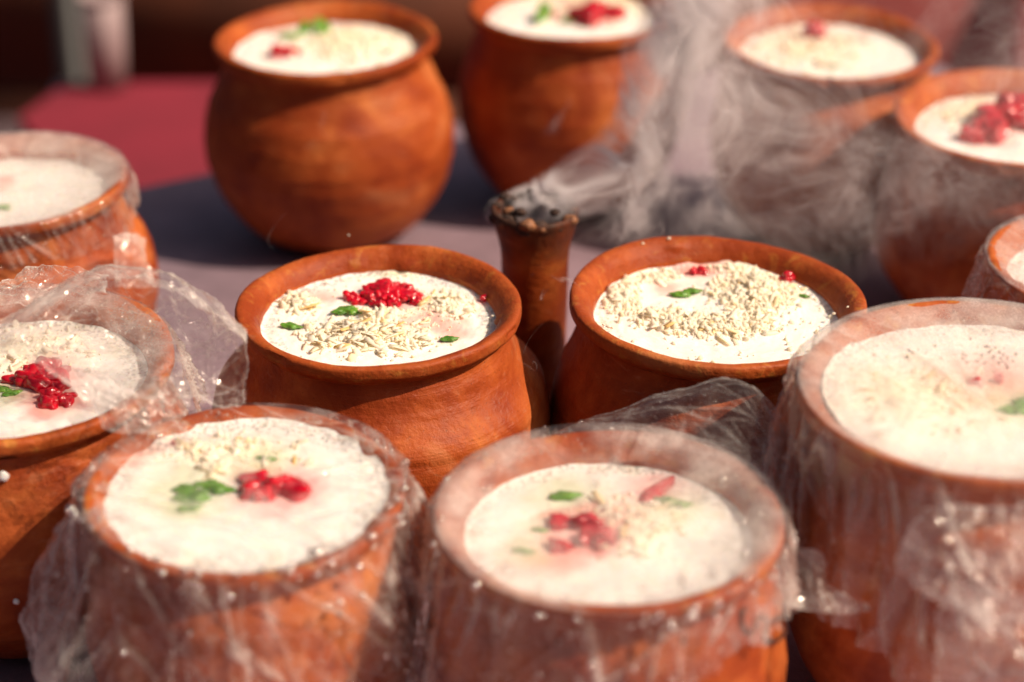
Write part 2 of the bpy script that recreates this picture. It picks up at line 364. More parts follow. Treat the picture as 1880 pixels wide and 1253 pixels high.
# ------------------------------------------------------------------ clay pots
POTS = {}
def pot(key, px, py, wpx, H, label, belly=1.12, tilt=0.0, seed=0, base=0.56):
    c, t = at_z(px, py, H); R = wpx * t / F / 2
    root = thing('clay_pot', label, 'clay pot', (c[0], c[1], 0), 'small terracotta pots of milk dessert on the table')
    h = H / R
    lip = [(0.835, -0.13), (0.868, -0.068), (0.91, -0.024), (0.952, -0.004), (0.985, -0.006), (1.0, -0.026), (1.0, -0.075), (0.985, -0.103), (0.945, -0.125), (0.912, -0.165)]
    lip = catmull(lip, 26)
    body = [(0.912, -0.165), (0.915, -0.21), (0.94, -0.28), (1.0, -0.42), (belly * 0.955, -0.62), (belly, -0.92), (belly * 0.975, -1.2), (belly * 0.88, -h * 0.78), (belly * 0.70, -h * 0.93), (base, -h + 0.01), (base * .93, -h), (0.001, -h)]
    inner = [(0.001, -h + 0.12), (0.6, -h + 0.16), (belly * 0.85, -h * 0.7), (belly * 0.9, -0.9), (0.9, -0.42), (0.83, -0.26), (0.828, -0.18), (0.835, -0.13)]
    P1 = catmull(body, 200) * R; P2 = catmull(inner, 40) * R; PL = lip * R
    for nm, P, m, n in (('body', P1, CLAY, 128), ('inner_wall', P2, CLAY_RIM, 96), ('rim', PL, CLAY_RIM, 192)):
        P = P.copy(); P[:, 1] += H
        V, Fq = lathe(P, n)
        ph = seed * 1.7; a = np.arctan2(V[:, 1], V[:, 0])
        V[:, :2] *= (1 + 0.011 * np.sin(2 * a + ph) + 0.006 * np.sin(3 * a + ph * 2))[:, None]
        k = np.clip(V[:, 2] / H, 0, 1) ** 4
        V[:, 2] += k * R * (0.016 * np.sin(a + ph) + 0.010 * np.sin(3 * a + 2 * ph))
        if nm == 'body':
            gz = perlin(np.stack([V[:, 2] * 420 + 0.6 * np.sin(a + ph), a * 0.35, a * 0 + seed * 2.3], -1)); gv = np.clip(perlin(np.stack([V[:, 2] * 30, a * 0.8, a * 0 + seed * 4.1], -1)) * 2 + 0.5, 0, 1)
            V[:, :2] *= (1 - 0.010 * np.clip(gz - 0.12, 0, 1) * gv)[:, None]
            prof = 0.0022 * R * np.sin(V[:, 2] / R * 34 + 2 * perlin(np.stack([V[:, 2] * 60, a, a * 0 + seed], -1)))
            V[:, :2] *= (1 + prof / np.maximum(np.hypot(V[:, 0], V[:, 1]), 0.01))[:, None]
        V += vnoise(V * 75 + seed * 5.1) * 0.00028 + vnoise(V * 260 + seed) * (0.00012 if nm == 'rim' else 0.00005)
        if nm == 'rim':
            ck = np.clip(perlin(V * 130 + seed * 9) - 0.42, 0, 1) * (V[:, 2] < H - 0.02 * R); V[:, :2] *= (1 - 0.10 * ck)[:, None]
        mesh_obj(nm, V, Fq, m, root)
    POTS[key] = dict(c=np.array([c[0], c[1], H]), R=R, px=px, py=py, w=wpx, root=root, belly=belly, sin=(HC - H) / np.linalg.norm(c - np.array([0, 0, HC])), seed=seed)
    return root
pot('A', 598, 66, 405, 0.082, 'rounded uncovered clay pot at the back left with a green leaf on its milk', 1.14, seed=1)
pot('B', 1050, 12, 380, 0.082, 'uncovered clay pot at the back middle, directly behind the incense burner', 1.12, seed=2)
pot('E', 1525, 72, 400, 0.082, 'clay pot behind the smoke with one round red cherry in it', 1.07, seed=3)
pot('M', 1885, 210, 480, 0.082, 'uncovered clay pot cut by the right edge, upper one, holding the crimson jelly heap', 1.07, seed=4)
pot('C', 696, 556, 522, 0.082, 'sharp uncovered clay pot left of centre with ruby jelly heap and coconut shreds', 1.21, seed=5)
pot('D', 1316, 545, 548, 0.082, 'sharp uncovered clay pot right of centre, its milk thickly strewn with coconut crumbs', 1.13, seed=6)
pot('K', 2050, 480, 470, 0.082, 'film covered clay pot showing only as a sliver at the right edge', 1.07, seed=7)
pot('H', 1811, 706, 683, 0.100, 'large clay pot at the right under fogged cling film with dark specks', 1.06, seed=8)
pot('G', 1118, 942, 640, 0.082, 'blurred foreground clay pot in the middle under fogged cling film', 1.07, seed=9)
pot('F', 448, 892, 592, 0.082, 'blurred foreground clay pot at the lower left wrapped in long wrinkled cling film', 1.06, seed=10)
pot('I', 15, 660, 600, 0.082, 'clay pot at the left edge under a loose arched film, front rim bare', 1.12, seed=11)
pot('J', 10, 328, 440, 0.082, 'clay pot at the upper left edge sealed with beaded cling film over white milk', 1.18, seed=12)

# ------------------------------------------------------------------ desserts
def instances(base, M, T):
    """base (v,f) placed with matrices M (n,3,3) and offsets T (n,3)"""
    v, f = base; V = np.einsum('nij,vj->nvi', M, v) + T[:, None, :]
    Fo = f[None] + (np.arange(len(T)) * len(v))[:, None, None]
    return V.reshape(-1, 3), Fo.reshape(-1, f.shape[1])
def rand_rot(n, r, flat=0.5):
    yaw = r.uniform(0, 2 * math.pi, n); pit = r.normal(0, flat, n); rol = r.normal(0, flat, n)
    cy, sy, cp, sp, cr, sr = np.cos(yaw), np.sin(yaw), np.cos(pit), np.sin(pit), np.cos(rol), np.sin(rol); o = np.zeros(n); l = np.ones(n)
    Rz = np.array([[cy, -sy, o], [sy, cy, o], [o, o, l]]).transpose(2, 0, 1)
    Ry = np.array([[cp, o, sp], [o, l, o], [-sp, o, cp]]).transpose(2, 0, 1)
    Rx = np.array([[l, o, o], [o, cr, -sr], [o, sr, cr]]).transpose(2, 0, 1)
    return Rz @ Ry @ Rx
def shred_base(k, bend):
    """thin bent sliver, unit length along x: 4 stations x 4 corners"""
    r = np.random.default_rng(k); V = []
    for i, x in enumerate(np.linspace(-0.5, 0.5, 4)):
        wd = 0.5 * (0.55 + 0.45 * math.sin(math.pi * (i + 0.6) / 4.2)) * r.uniform(0.7, 1.2); z = bend * (0.25 - x * x) * 2
        for (y, zz) in ((-wd, -.5), (wd, -.5), (wd, .5), (-wd, .5)):
            V.append((x, y + 0.15 * math.sin(x * 3 + k), zz + z * 6))
    Fc = []
    for i in range(3):
        for j in range(4):
            a = i * 4 + j; b = i * 4 + (j + 1) % 4; Fc.append((a, b, b + 4, a + 4))
    Fc += [(3, 2, 1, 0), (12, 13, 14, 15)]
    return np.array(V, float), np.array(Fc)
SHB = [shred_base(k, b) for k, b in enumerate((0.05, 0.2, 0.35, -0.1, 0.5))]
CR_B = [(ICO2[0] * (1 + 0.55 * perlin(ICO2[0] * 1.9 + k * 7) + np.random.default_rng(k).uniform(-0.22, 0.22, len(ICO2[0])))[:, None] * np.array([1.15, .85, .65]), ICO2[1]) for k in range(6)]

def dessert(key, label, tops=(), heaps=(), loose=0, single=0, level=-0.175, bubbles=130, sunk=0.0, crs=1.0, rough=0.0035, mr=0.842, shlen=1.0):
    """tops: (kind, x, y, size, n); heaps: (x, y, rx, ry, height, n shreds, n crumbs) in rim radii about the pot's axis"""
    if sunk: rough = 0.0008
    P = POTS[key]; R = P['R']; r = np.random.default_rng(100 + P['seed'])
    z0 = P['c'][2] + level * R
    root = thing('milk_dessert', label, 'dessert', (P['c'][0], P['c'][1], z0), 'milk desserts filling the clay pots')
    nr, na = 90, 160
    rr = np.linspace(0.002, mr, nr); aa = np.linspace(0, 2 * math.pi, na, endpoint=False)
    X = (rr[:, None] * np.cos(aa)); Y = (rr[:, None] * np.sin(aa))
    def hgt(x, y):
        p = np.stack([x * 5, y * 5, x * 0 + P['seed'] * 3.3], -1)
        h = 0.008 * fbm(p, 2) + rough * perlin(p * 5)
        for (hx, hy, rx, ry, hh, _, _) in heaps:
            q = ((x - hx) / rx) ** 2 + ((y - hy) / ry) ** 2
            h = h + hh * np.exp(-q * 1.2) * (0.8 + 0.4 * perlin(p * 2.5 + 3))
        d = np.hypot(x, y)
        return h + np.clip((d - mr + 0.052) / 0.05, 0, 1) ** 2 * (0.012 + 0.015 * np.clip(perlin(np.stack([x * 7, y * 7, x * 0 + P['seed'] * 1.9], -1)), -0.3, 1)) + rough * perlin(p * 11)
    Z = hgt(X, Y)
    st = np.ones((nr * na, 3)) * np.array([0.89, 0.87, 0.85]); xf, yf = X.ravel(), Y.ravel()
    pn = fbm(np.stack([xf * 6, yf * 6, xf * 0 + P['seed']], -1), 3)
    k = np.clip(pn * 1.3 + 0.0, 0, 1)[:, None] * 0.35; st = st * (1 - k) + np.array([0.90, 0.82, 0.60]) * k
    for (hx, hy, rx, ry, hh, _, _) in heaps:
        k = np.exp(-1.4 * (((xf - hx) / rx) ** 2 + ((yf - hy) / ry) ** 2))[:, None] * 0.8; st = st * (1 - k) + np.array([0.95, 0.88, 0.66]) * k
    for (kind, tx, ty, s, *_r) in tops:
        if kind in ('red', 'pink', 'strip', 'green'):
            d = np.hypot(xf - tx, (yf - ty)) / (s * {'red': 1.3 if sunk else 1.0, 'pink': 1.5, 'strip': 1.0, 'green': 1.9 if sunk else 0.8}[kind]) + pn * 0.5
            k = np.clip(1.35 - d, 0, 1)[:, None] * (0.8 if kind != 'green' else 0.55 if sunk else 0.3)
            st = st * (1 - k) + np.array({'green': (0.55, 0.62, 0.35), 'pink': (0.85, 0.42, 0.36)}.get(kind, (0.80, 0.30, 0.30))) * k
    d = np.hypot(xf, yf); fo = np.clip((d - 0.66) / 0.14, 0, 1) * np.clip(0.55 + perlin(np.stack([xf * 4, yf * 4, xf * 0 + 9 + P['seed']], -1)) * 1.5 + yf * 0.6, 0, 1)
    V = np.stack([X, Y, Z], -1).reshape(-1, 3) * R
    Fq = grid_faces(nr, na, True)
    mesh_obj('milk', V, Fq, MILK, root, attrs={'stain': st, 'foam': fo})
    # froth bubbles where the milk meets the clay
    if bubbles:
        a = r.uniform(0, 2 * math.pi, bubbles * 3); q = 0.80 - np.abs(r.normal(0, 0.045, len(a))); m = (perlin(np.stack([np.cos(a) * 2, np.sin(a) * 2, a * 0 + P['seed']], -1)) + np.sin(a) * 0.5) > -0.1
        a, q = a[m][:bubbles], q[m][:bubbles]; x, y = q * np.cos(a), q * np.sin(a); sz = 0.0003 + 0.0011 * r.beta(1.2, 4, len(a))
        V, f = instances((ICO2[0] * np.array([1, 1, 0.55]), ICO2[1]), np.eye(3)[None] * sz[:, None, None], np.stack([x * R, y * R, hgt(x, y) * R + sz * 0.12], -1))
        mesh_obj('froth_bubbles', V, f, BUBBLE, root)['kind'] = 'stuff'
    # shavings
    def spot(n, h):
        a = r.uniform(0, 2 * math.pi, n); q = np.sqrt(-np.log(1 - r.uniform(0, 0.93, n)) / 1.6)
        return h[0] + np.cos(a) * q * h[2], h[1] + np.sin(a) * q * h[3]
    def keep(x, y, lim=0.80): return np.hypot(x, y) < lim
    sx, sy, cx, cy = [], [], [], []
    for h in heaps:
        a, b = spot(int(h[5] * 0.42), h); sx.append(a); sy.append(b); a, b = spot(int(h[6] * 2.2), h); cx.append(a); cy.append(b)
    if loose:
        a = r.uniform(0, 2 * math.pi, loose); q = np.sqrt(r.uniform(0, 1, loose)) * 0.78; cx.append(q * np.cos(a)); cy.append(q * np.sin(a))
    Vs, Fs, Ts = [], [], []; off = 0
    if sx:
        x = np.concatenate(sx); y = np.concatenate(sy); m = keep(x, y); x, y = x[m], y[m]; n = len(x)
        L = r.gamma(3, 0.33, n) * 0.0036 * shlen + 0.0009; W = L * r.uniform(0.2, 0.6, n); W = np.clip(W, 0.0005, 0.0019); T = np.full(n, 0.00014)
        Rm = rand_rot(n, r, 0.27); S = np.zeros((n, 3, 3)); S[:, 0, 0] = L; S[:, 1, 1] = W; S[:, 2, 2] = T
        M = Rm @ S; pos = np.stack([x * R, y * R, hgt(x, y) * R + 0.0001 + r.uniform(0, 0.0006, n)], -1)
        tint = np.clip(r.beta(1.6, 3, n), 0, 1); tint[r.uniform(size=n) < 0.05] = 0.95
        order = np.argsort(-L * (pos[:, 1] < 0.3)); big = order[:single]; rest = order[single:]
        for j in big:
            b = SHB[j % 5]; V, f = instances(b, M[j:j + 1], np.zeros((1, 3)))
            o = mesh_obj('coconut_shred', V, f, SHRED, root, smooth=False, attrs={'tint': np.full(len(V), tint[j])}); o.location = tuple(pos[j])
        for kk in range(5):
            idx = rest[rest % 5 == kk]
            if len(idx) == 0: continue
            V, f = instances(SHB[kk], M[idx], pos[idx]); Vs.append(V); Fs.append(f + off); off += len(V); Ts.append(np.repeat(tint[idx], 16))
        mesh_obj('coconut_shavings', np.vstack(Vs), np.vstack(Fs), SHRED, root, smooth=False, attrs={'tint': np.concatenate(Ts)})['kind'] = 'stuff'
    if cx:
        x = np.concatenate(cx); y = np.concatenate(cy); m = keep(x, y); x, y = x[m], y[m]; n = len(x)
        s = np.minimum(r.gamma(1.8, 0.55, n) * 0.00040, 0.0014) * crs; S = np.zeros((n, 3, 3))
        for a in range(3): S[:, a, a] = s * r.uniform(0.6, 1.4, n)
        M = rand_rot(n, r, 1.5) @ S; pos = np.stack([x * R, y * R, hgt(x, y) * R - s * 0.15 + r.uniform(0, 0.0003, n)], -1)
        Vs, Fs, Ts, off = [], [], [], 0; tn = r.beta(1.2, 4, n)
        for kk in range(6):
            i_ = np.arange(n)[np.arange(n) % 6 == kk]; V, f = instances(CR_B[kk], M[i_], pos[i_]); Vs.append(V); Fs.append(f + off); off += len(V); Ts.append(np.repeat(tn[i_], len(CR_B[kk][0])))
        mesh_obj('coconut_crumbs', np.vstack(Vs), np.vstack(Fs), SHRED, root, smooth=False, attrs={'tint': np.concatenate(Ts)})['kind'] = 'stuff'
    # jelly and nuts
    for (kind, tx, ty, s, n) in tops:
        if kind == 'pink': continue
        for q in range(n):
            dx = r.normal(0, 0.45) * s if n > 1 else 0; dy = r.normal(0, 0.32) * s if n > 1 else 0
            x, y = tx + dx, ty + dy
            if kind == 'red':
                sz = R * s * (0.27 if n > 30 else 0.42 if n > 1 else 0.5) * r.uniform(0.75, 1.15); sc = np.array([1, 0.9, 0.8]); bb = ICO3
                V = bb[0] * (1 + 0.45 * perlin(bb[0] * 1.3 + q * 5 + P['seed'])[:, None] + 0.45 * crumple(bb[0] * 0.8 + q, q)[:, None]) * np.array([r.uniform(.7, 1.3), r.uniform(.7, 1.2), 1])
                nm, mt, up = 'cherry_jelly', CHERRY, 0.12 + 0.75 * math.exp(-((dx / s) ** 2 + (dy / s) ** 2) * 2)
            elif kind == 'strip':
                sz = R * s; sc = np.array([1, 0.28, 0.2]); bb = ICO3
                V = bb[0] * (1 + 0.2 * perlin(bb[0] * 1.5 + q * 5)[:, None]); nm, mt, up = 'jelly_strip', CHERRY, 0.2
            else:
                sz = R * s * r.uniform(0.6, 1.0); sc = np.array([1, 0.5, 0.25]); bb = ICO3
                V = bb[0] * (1 + 0.4 * perlin(bb[0] * 1.3 + q * 5)[:, None] + 0.3 * perlin(bb[0] * 2.6 + q * 7)[:, None]); nm, mt, up = 'pistachio_slice', GREEN, 0.2
            V = V * sc * sz
            a = {'strip': 0.95, 'leafy': 1.1}.get(kind, r.uniform(-0.5, 0.5)); ca, sa = math.cos(a), math.sin(a)
            if kind == 'leafy':
                V = V[:, [0, 2, 1]]; V[:, 2] *= 1.6
            V = V @ np.array([[ca, -sa, 0], [sa, ca, 0], [0, 0, 1]]).T
            o = mesh_obj(nm, V, bb[1], mt, root); o.location = (x * R, y * R, float(hgt(np.array([x]), np.array([y]))[0]) * R + sz * (up - sunk * (0.42 if kind == 'green' else 0.5 if kind == 'strip' else 1.0)))
    POTS[key]['dessert'] = root; P['hgt'] = hgt; P['z0'] = z0
    return root
def L(key, px, py):
    """pixel -> (x, y) in rim radii on the milk surface of that pot"""
    P = POTS[key]; q, _ = at_z(px, py, P['c'][2] - 0.18 * P['R']); return (q[0] - P['c'][0]) / P['R'], (q[1] - P['c'][1]) / P['R']
dessert('C', 'white milk dessert with ruby jelly heap and long coconut shreds before it',
    [('red', *L('C', 712, 550), 0.22, 42), ('red', *L('C', 889, 556), 0.07, 1), ('green', *L('C', 534, 605), 0.085, 1), ('green', *L('C', 824, 630), 0.08, 1), ('green', *L('C', 648, 572), 0.09, 2), ('pink', *L('C', 785, 590), 0.15, 1), ('pink', *L('C', 830, 610), 0.1, 1), ('pink', *L('C', 590, 548), 0.08, 1)],
    [(*L('C', 680, 622), 0.42, 0.26, 0.07, 420, 250), (*L('C', 545, 560), 0.16, 0.14, 0.03, 60, 130), (*L('C', 815, 565), 0.2, 0.2, 0.035, 40, 190), (*L('C', 700, 580), 0.2, 0.08, 0.04, 10, 90), (*L('C', 730, 505), 0.2, 0.10, 0.02, 18, 30)], 120, 110)
dessert('D', 'white milk dessert thickly strewn with cream coconut crumbs, a small red cube at its right',
    [('red', *L('D', 1446, 520), 0.085, 1), ('red', *L('D', 1272, 500), 0.10, 2), ('green', *L('D', 1262, 541), 0.075, 2), ('green', *L('D', 1476, 549), 0.05, 1), ('pink', *L('D', 1290, 495), 0.14, 1), ('pink', *L('D', 1225, 530), 0.08, 1)],
    [(*L('D', 1385, 545), 0.27, 0.30, 0.07, 120, 800), (*L('D', 1320, 605), 0.34, 0.14, 0.05, 130, 560), (*L('D', 1140, 550), 0.13, 0.24, 0.04, 40, 330), (*L('D', 1215, 590), 0.2, 0.14, 0.03, 30, 160), (*L('D', 1365, 490), 0.24, 0.14, 0.04, 20, 260), (*L('D', 1190, 510), 0.2, 0.12, 0.02, 20, 120)], 260, 90)
dessert('A', 'milk dessert in the back left pot with an upright green leaf',
    [('leafy', *L('A', 583, 58), 0.17, 1), ('leafy', *L('A', 572, 66), 0.12, 2), ('green', *L('A', 535, 72), 0.11, 2), ('red', *L('A', 515, 104), 0.14, 4), ('red', *L('A', 547, 104), 0.07, 1), ('pink', *L('A', 640, 60), 0.08, 1)],
    [(*L('A', 640, 85), 0.5, 0.4, 0.08, 120, 420)], 100)
dessert('B', 'milk dessert in the back middle pot with bright red jelly blob',
    [('leafy', *L('B', 998, 38), 0.16, 2), ('red', *L('B', 1085, 40), 0.24, 12), ('red', *L('B', 1020, 35), 0.06, 1), ('pink', *L('B', 1060, 15), 0.16, 1), ('green', *L('B', 1040, 44), 0.09, 1)],
    [(*L('B', 1100, 10), 0.6, 0.5, 0.06, 120, 380)], 100)
dessert('E', 'milk dessert behind the smoke with a single round red cherry on cream coconut',
    [('red', *L('E', 1494, 78), 0.24, 1), ('pink', *L('E', 1515, 45), 0.1, 1), ('pink', *L('E', 1570, 75), 0.1, 1), ('green', *L('E', 1530, 128), 0.06, 1)],
    [(*L('E', 1490, 95), 0.5, 0.5, 0.07, 120, 480)], 100)
dessert('M', 'milk dessert at the right edge with a heap of crimson jelly lumps in front',
    [('red', *L('M', 1862, 228), 0.26, 20), ('red', *L('M', 1815, 255), 0.2, 12), ('green', *L('M', 1800, 240), 0.09, 2)],
    [(*L('M', 1800, 215), 0.4, 0.35, 0.06, 40, 260)], 80)
dessert('H', sunk=0.5, bubbles=0, mr=0.872, level=-0.085, label='milk dessert under the fogged film of the large right pot',
    tops=[('red', *L('H', 1830, 735), 0.12, 2), ('pink', *L('H', 1830, 735), 0.22, 1), ('green', *L('H', 1860, 775), 0.12, 2)], heaps=[(*L('H', 1680, 760), 0.5, 0.4, 0.05, 60, 160)], loose=0)
dessert('G', sunk=0.45, bubbles=60, label='milk dessert under film in the middle foreground pot, with a red strip',
    tops=[('green', *L('G', 1036, 915), 0.13, 1), ('green', *L('G', 990, 975), 0.08, 1), ('red', *L('G', 1062, 985), 0.20, 6), ('red', *L('G', 1100, 1008), 0.08, 1), ('strip', *L('G', 1205, 905), 0.2, 1), ('green', *L('G', 1235, 935), 0.10, 2), ('pink', *L('G', 1010, 1030), 0.14, 1), ('pink', *L('G', 1110, 960), 0.16, 1), ('green', *L('G', 960, 1015), 0.08, 1)],
    heaps=[(*L('G', 1150, 970), 0.3, 0.3, 0.06, 50, 120)], loose=0)
dessert('F', sunk=0.5, bubbles=0, mr=0.90, level=-0.055, label='milk dessert under film in the lower left foreground pot',
    tops=[('red', *L('F', 515, 930), 0.22, 7), ('green', *L('F', 490, 882), 0.09, 1), ('green', *L('F', 335, 935), 0.15, 3), ('green', *L('F', 350, 965), 0.09, 1), ('red', *L('F', 322, 848), 0.04, 1), ('pink', *L('F', 250, 870), 0.1, 1)],
    heaps=[(*L('F', 430, 870), 0.45, 0.25, 0.05, 50, 100)], loose=0)
dessert('I', sunk=0.45, bubbles=60, label='milk dessert in the left edge pot with glossy red jelly lumps by the front rim',
    tops=[('red', *L('I', 75, 702), 0.2, 16), ('red', *L('I', 95, 738), 0.14, 6), ('green', *L('I', 5, 725), 0.1, 2), ('pink', *L('I', 110, 735), 0.14, 1)],
    heaps=[(*L('I', 60, 650), 0.4, 0.3, 0.05, 40, 80)], loose=0)
dessert('J', 'smooth white milk dessert under film in the upper left edge pot',
    [('green', *L('J', 10, 385), 0.1, 2), ('pink', *L('J', 0, 340), 0.1, 1)], [], 20)
dessert('K', 'milk dessert in the pot that is mostly outside the right edge', [], [], 10)

# crumbs lying on the rims of the two sharp pots
def rim_crumbs(key, spots, labels):
    P = POTS[key]; Vs, Fs, off = [], [], 0; r = np.random.default_rng(P['seed'])
    for k, (px, py, s) in enumerate(spots):
        q, _ = at_z(px, py, P['c'][2] + s * 0.4)
        d = np.hypot(*(q[:2] - P['c'][:2])) / P['R']
        if d < 0.86: q, _ = at_z(px, py, P['c'][2] - 0.1 * P['R'])
        V = ICO1[0] * np.array([s * r.uniform(.8, 1.5), s * .8, s * .8]) + r.normal(0, s * 0.12, ICO1[0].shape)
        o = mesh_obj('coconut_crumb', V + q, ICO1[1], SHRED, smooth=False, attrs={'tint': np.full(len(V), 0.1)})
        tag(o, labels[k], 'crumb', 'coconut crumbs on the rims')
rim_crumbs('D', [(1228, 438, .0006), (1180, 447, .0005), (1108, 596, .0005), (1117, 600, .0006), (1124, 602, .0005), (1556, 564, .0005), (1531, 576, .0006), (1222, 457, .0006)],
    ['round crumb on the back rim of the crumb-strewn right pot, topmost', 'crumb on the back left rim of the right pot, leftmost of the back two',
     'sliver on the front left rim of the crumb-strewn pot, leftmost of three', 'middle of the three crumbs on the front left rim of the crumb-strewn pot',
     'rightmost of the three crumbs on the front left rim of the crumb-strewn pot', 'crumb on the right rim of the crumb-strewn pot, beside the large wrapped pot',
     'crumb just inside the right rim of the crumb-strewn pot', 'crumb on the inner back wall of the crumb-strewn pot, below the topmost one'])
rim_crumbs('C', [(904, 580, .0004), (672, 477, .0014), (640, 432, .0003)], ['small white crumb inside the right rim of the ruby jelly pot', 'large pointed pale crumb standing at the back edge of the ruby jelly milk', 'tiny crumb on the back rim of the ruby jelly pot'])
def body_hit(key, px, py):
    P = POTS[key]; d = at_y(px, py, 1.0) - np.array([0, 0, HC]); be = P['belly']
    for tt in np.linspace(0.30, 0.65, 3000):
        q = np.array([0, 0, HC]) + d * tt; h = (q[2] - P['c'][2]) / P['R']
        rr = np.interp(-h, [0.165, 0.28, 0.42, 0.62, 0.92, 1.2, 1.5], [.912, .94, 1.0, be * .955, be, be * .975, be * .88]) * P['R']
        if h < -0.16 and np.hypot(*(q[:2] - P['c'][:2])) < rr + 0.0009: return q
# milk splashes on pot I
for (px, py, s) in ((96, 815, .0011), (6, 875, .0016), (118, 790, .0008), (30, 1105, .0009)):
    P = POTS['I']; best = body_hit('I', px, py)
    if best is None: continue
    V = ICO2[0] * s * np.array([1, .6, 1]) + vnoise(ICO2[0] * 1.2 + px) * s * 0.3
    mesh_obj('milk_splash', V + best - np.array(P['root'].location), ICO2[1], MILK, P['root'], attrs={'stain': np.full((len(V), 3), 0.8), 'foam': np.zeros(len(V))})
# scrawled dark mark on the middle foreground pot
P = POTS['G']; ink = simple('dark_ink', (0.07, 0.018, 0.008), 0.8)
pts = catmull([(1368, 1112), (1362, 1138), (1372, 1162), (1388, 1152), (1396, 1130), (1408, 1146), (1404, 1170), (1424, 1178), (1442, 1158), (1434, 1134), (1416, 1142)], 60)
hits = [body_hit('G', *q) for q in pts]; hits = [h for h in hits if h is not None]
if len(hits) > 10:
    Hh = np.array(hits); nrm_ = Hh - np.array([P['c'][0], P['c'][1], 0]); nrm_[:, 2] = 0; nrm_ /= np.linalg.norm(nrm_, axis=1)[:, None]
    tg = np.gradient(Hh, axis=0); tg /= np.linalg.norm(tg, axis=1)[:, None] + 1e-9; sd_ = np.cross(nrm_, tg)
    wd_ = 0.0007 * (1 + 0.3 * np.sin(np.arange(len(Hh)) * 0.7))[:, None]
    G_ = np.stack([Hh - sd_ * wd_ + nrm_ * 0.0001, Hh - sd_ * wd_ * .6 + nrm_ * 0.0004, Hh + sd_ * wd_ * .6 + nrm_ * 0.0004, Hh + sd_ * wd_ + nrm_ * 0.0001], 1)
    mesh_obj('scrawled_mark', G_.reshape(-1, 3) - np.array(P['root'].location), grid_faces(len(Hh), 4), ink, P['root'])

# ------------------------------------------------------------------ cling film
def droplets(V, Nn, w, n, smin, smax, r, parent):
    w = np.clip(w, 0, None); w = w / w.sum(); idx = r.choice(len(V), n, p=w)
    s = smin + (smax - smin) * r.beta(1.2, 4, n); s = np.where(r.uniform(size=n) < 0.03, smax * r.uniform(0.8, 1.7, n), s); b = ICO2
    p = V[idx] + r.normal(0, 0.0004, (n, 3)) * (1 - np.abs(Nn[idx])) + Nn[idx] * s[:, None] * 0.2
    M = np.eye(3)[None] * s[:, None, None]
    Vd, Fd = instances(b, M, p)
    o = mesh_obj('water_droplets', Vd, Fd, DROP, parent); o['kind'] = 'stuff'; return o
def grid_normals(G, wrap):
    du = np.roll(G, -1, 1) - np.roll(G, 1, 1) if wrap else np.gradient(G, axis=1)
    dv = np.gradient(G, axis=0); n = np.cross(dv, du); n /= np.linalg.norm(n, axis=-1)[..., None] + 1e-12
    return n
def smoothf(x, pts):
    """periodic interpolation of (deg, value) pairs"""
    pts = sorted(pts); xs = [p[0] for p in pts]; ys = [p[1] for p in pts]
    xs = [xs[-1] - 360] + xs + [xs[0] + 360]; ys = [ys[-1]] + ys + [ys[0]]
    t = np.interp(x % 360, xs, ys); return t
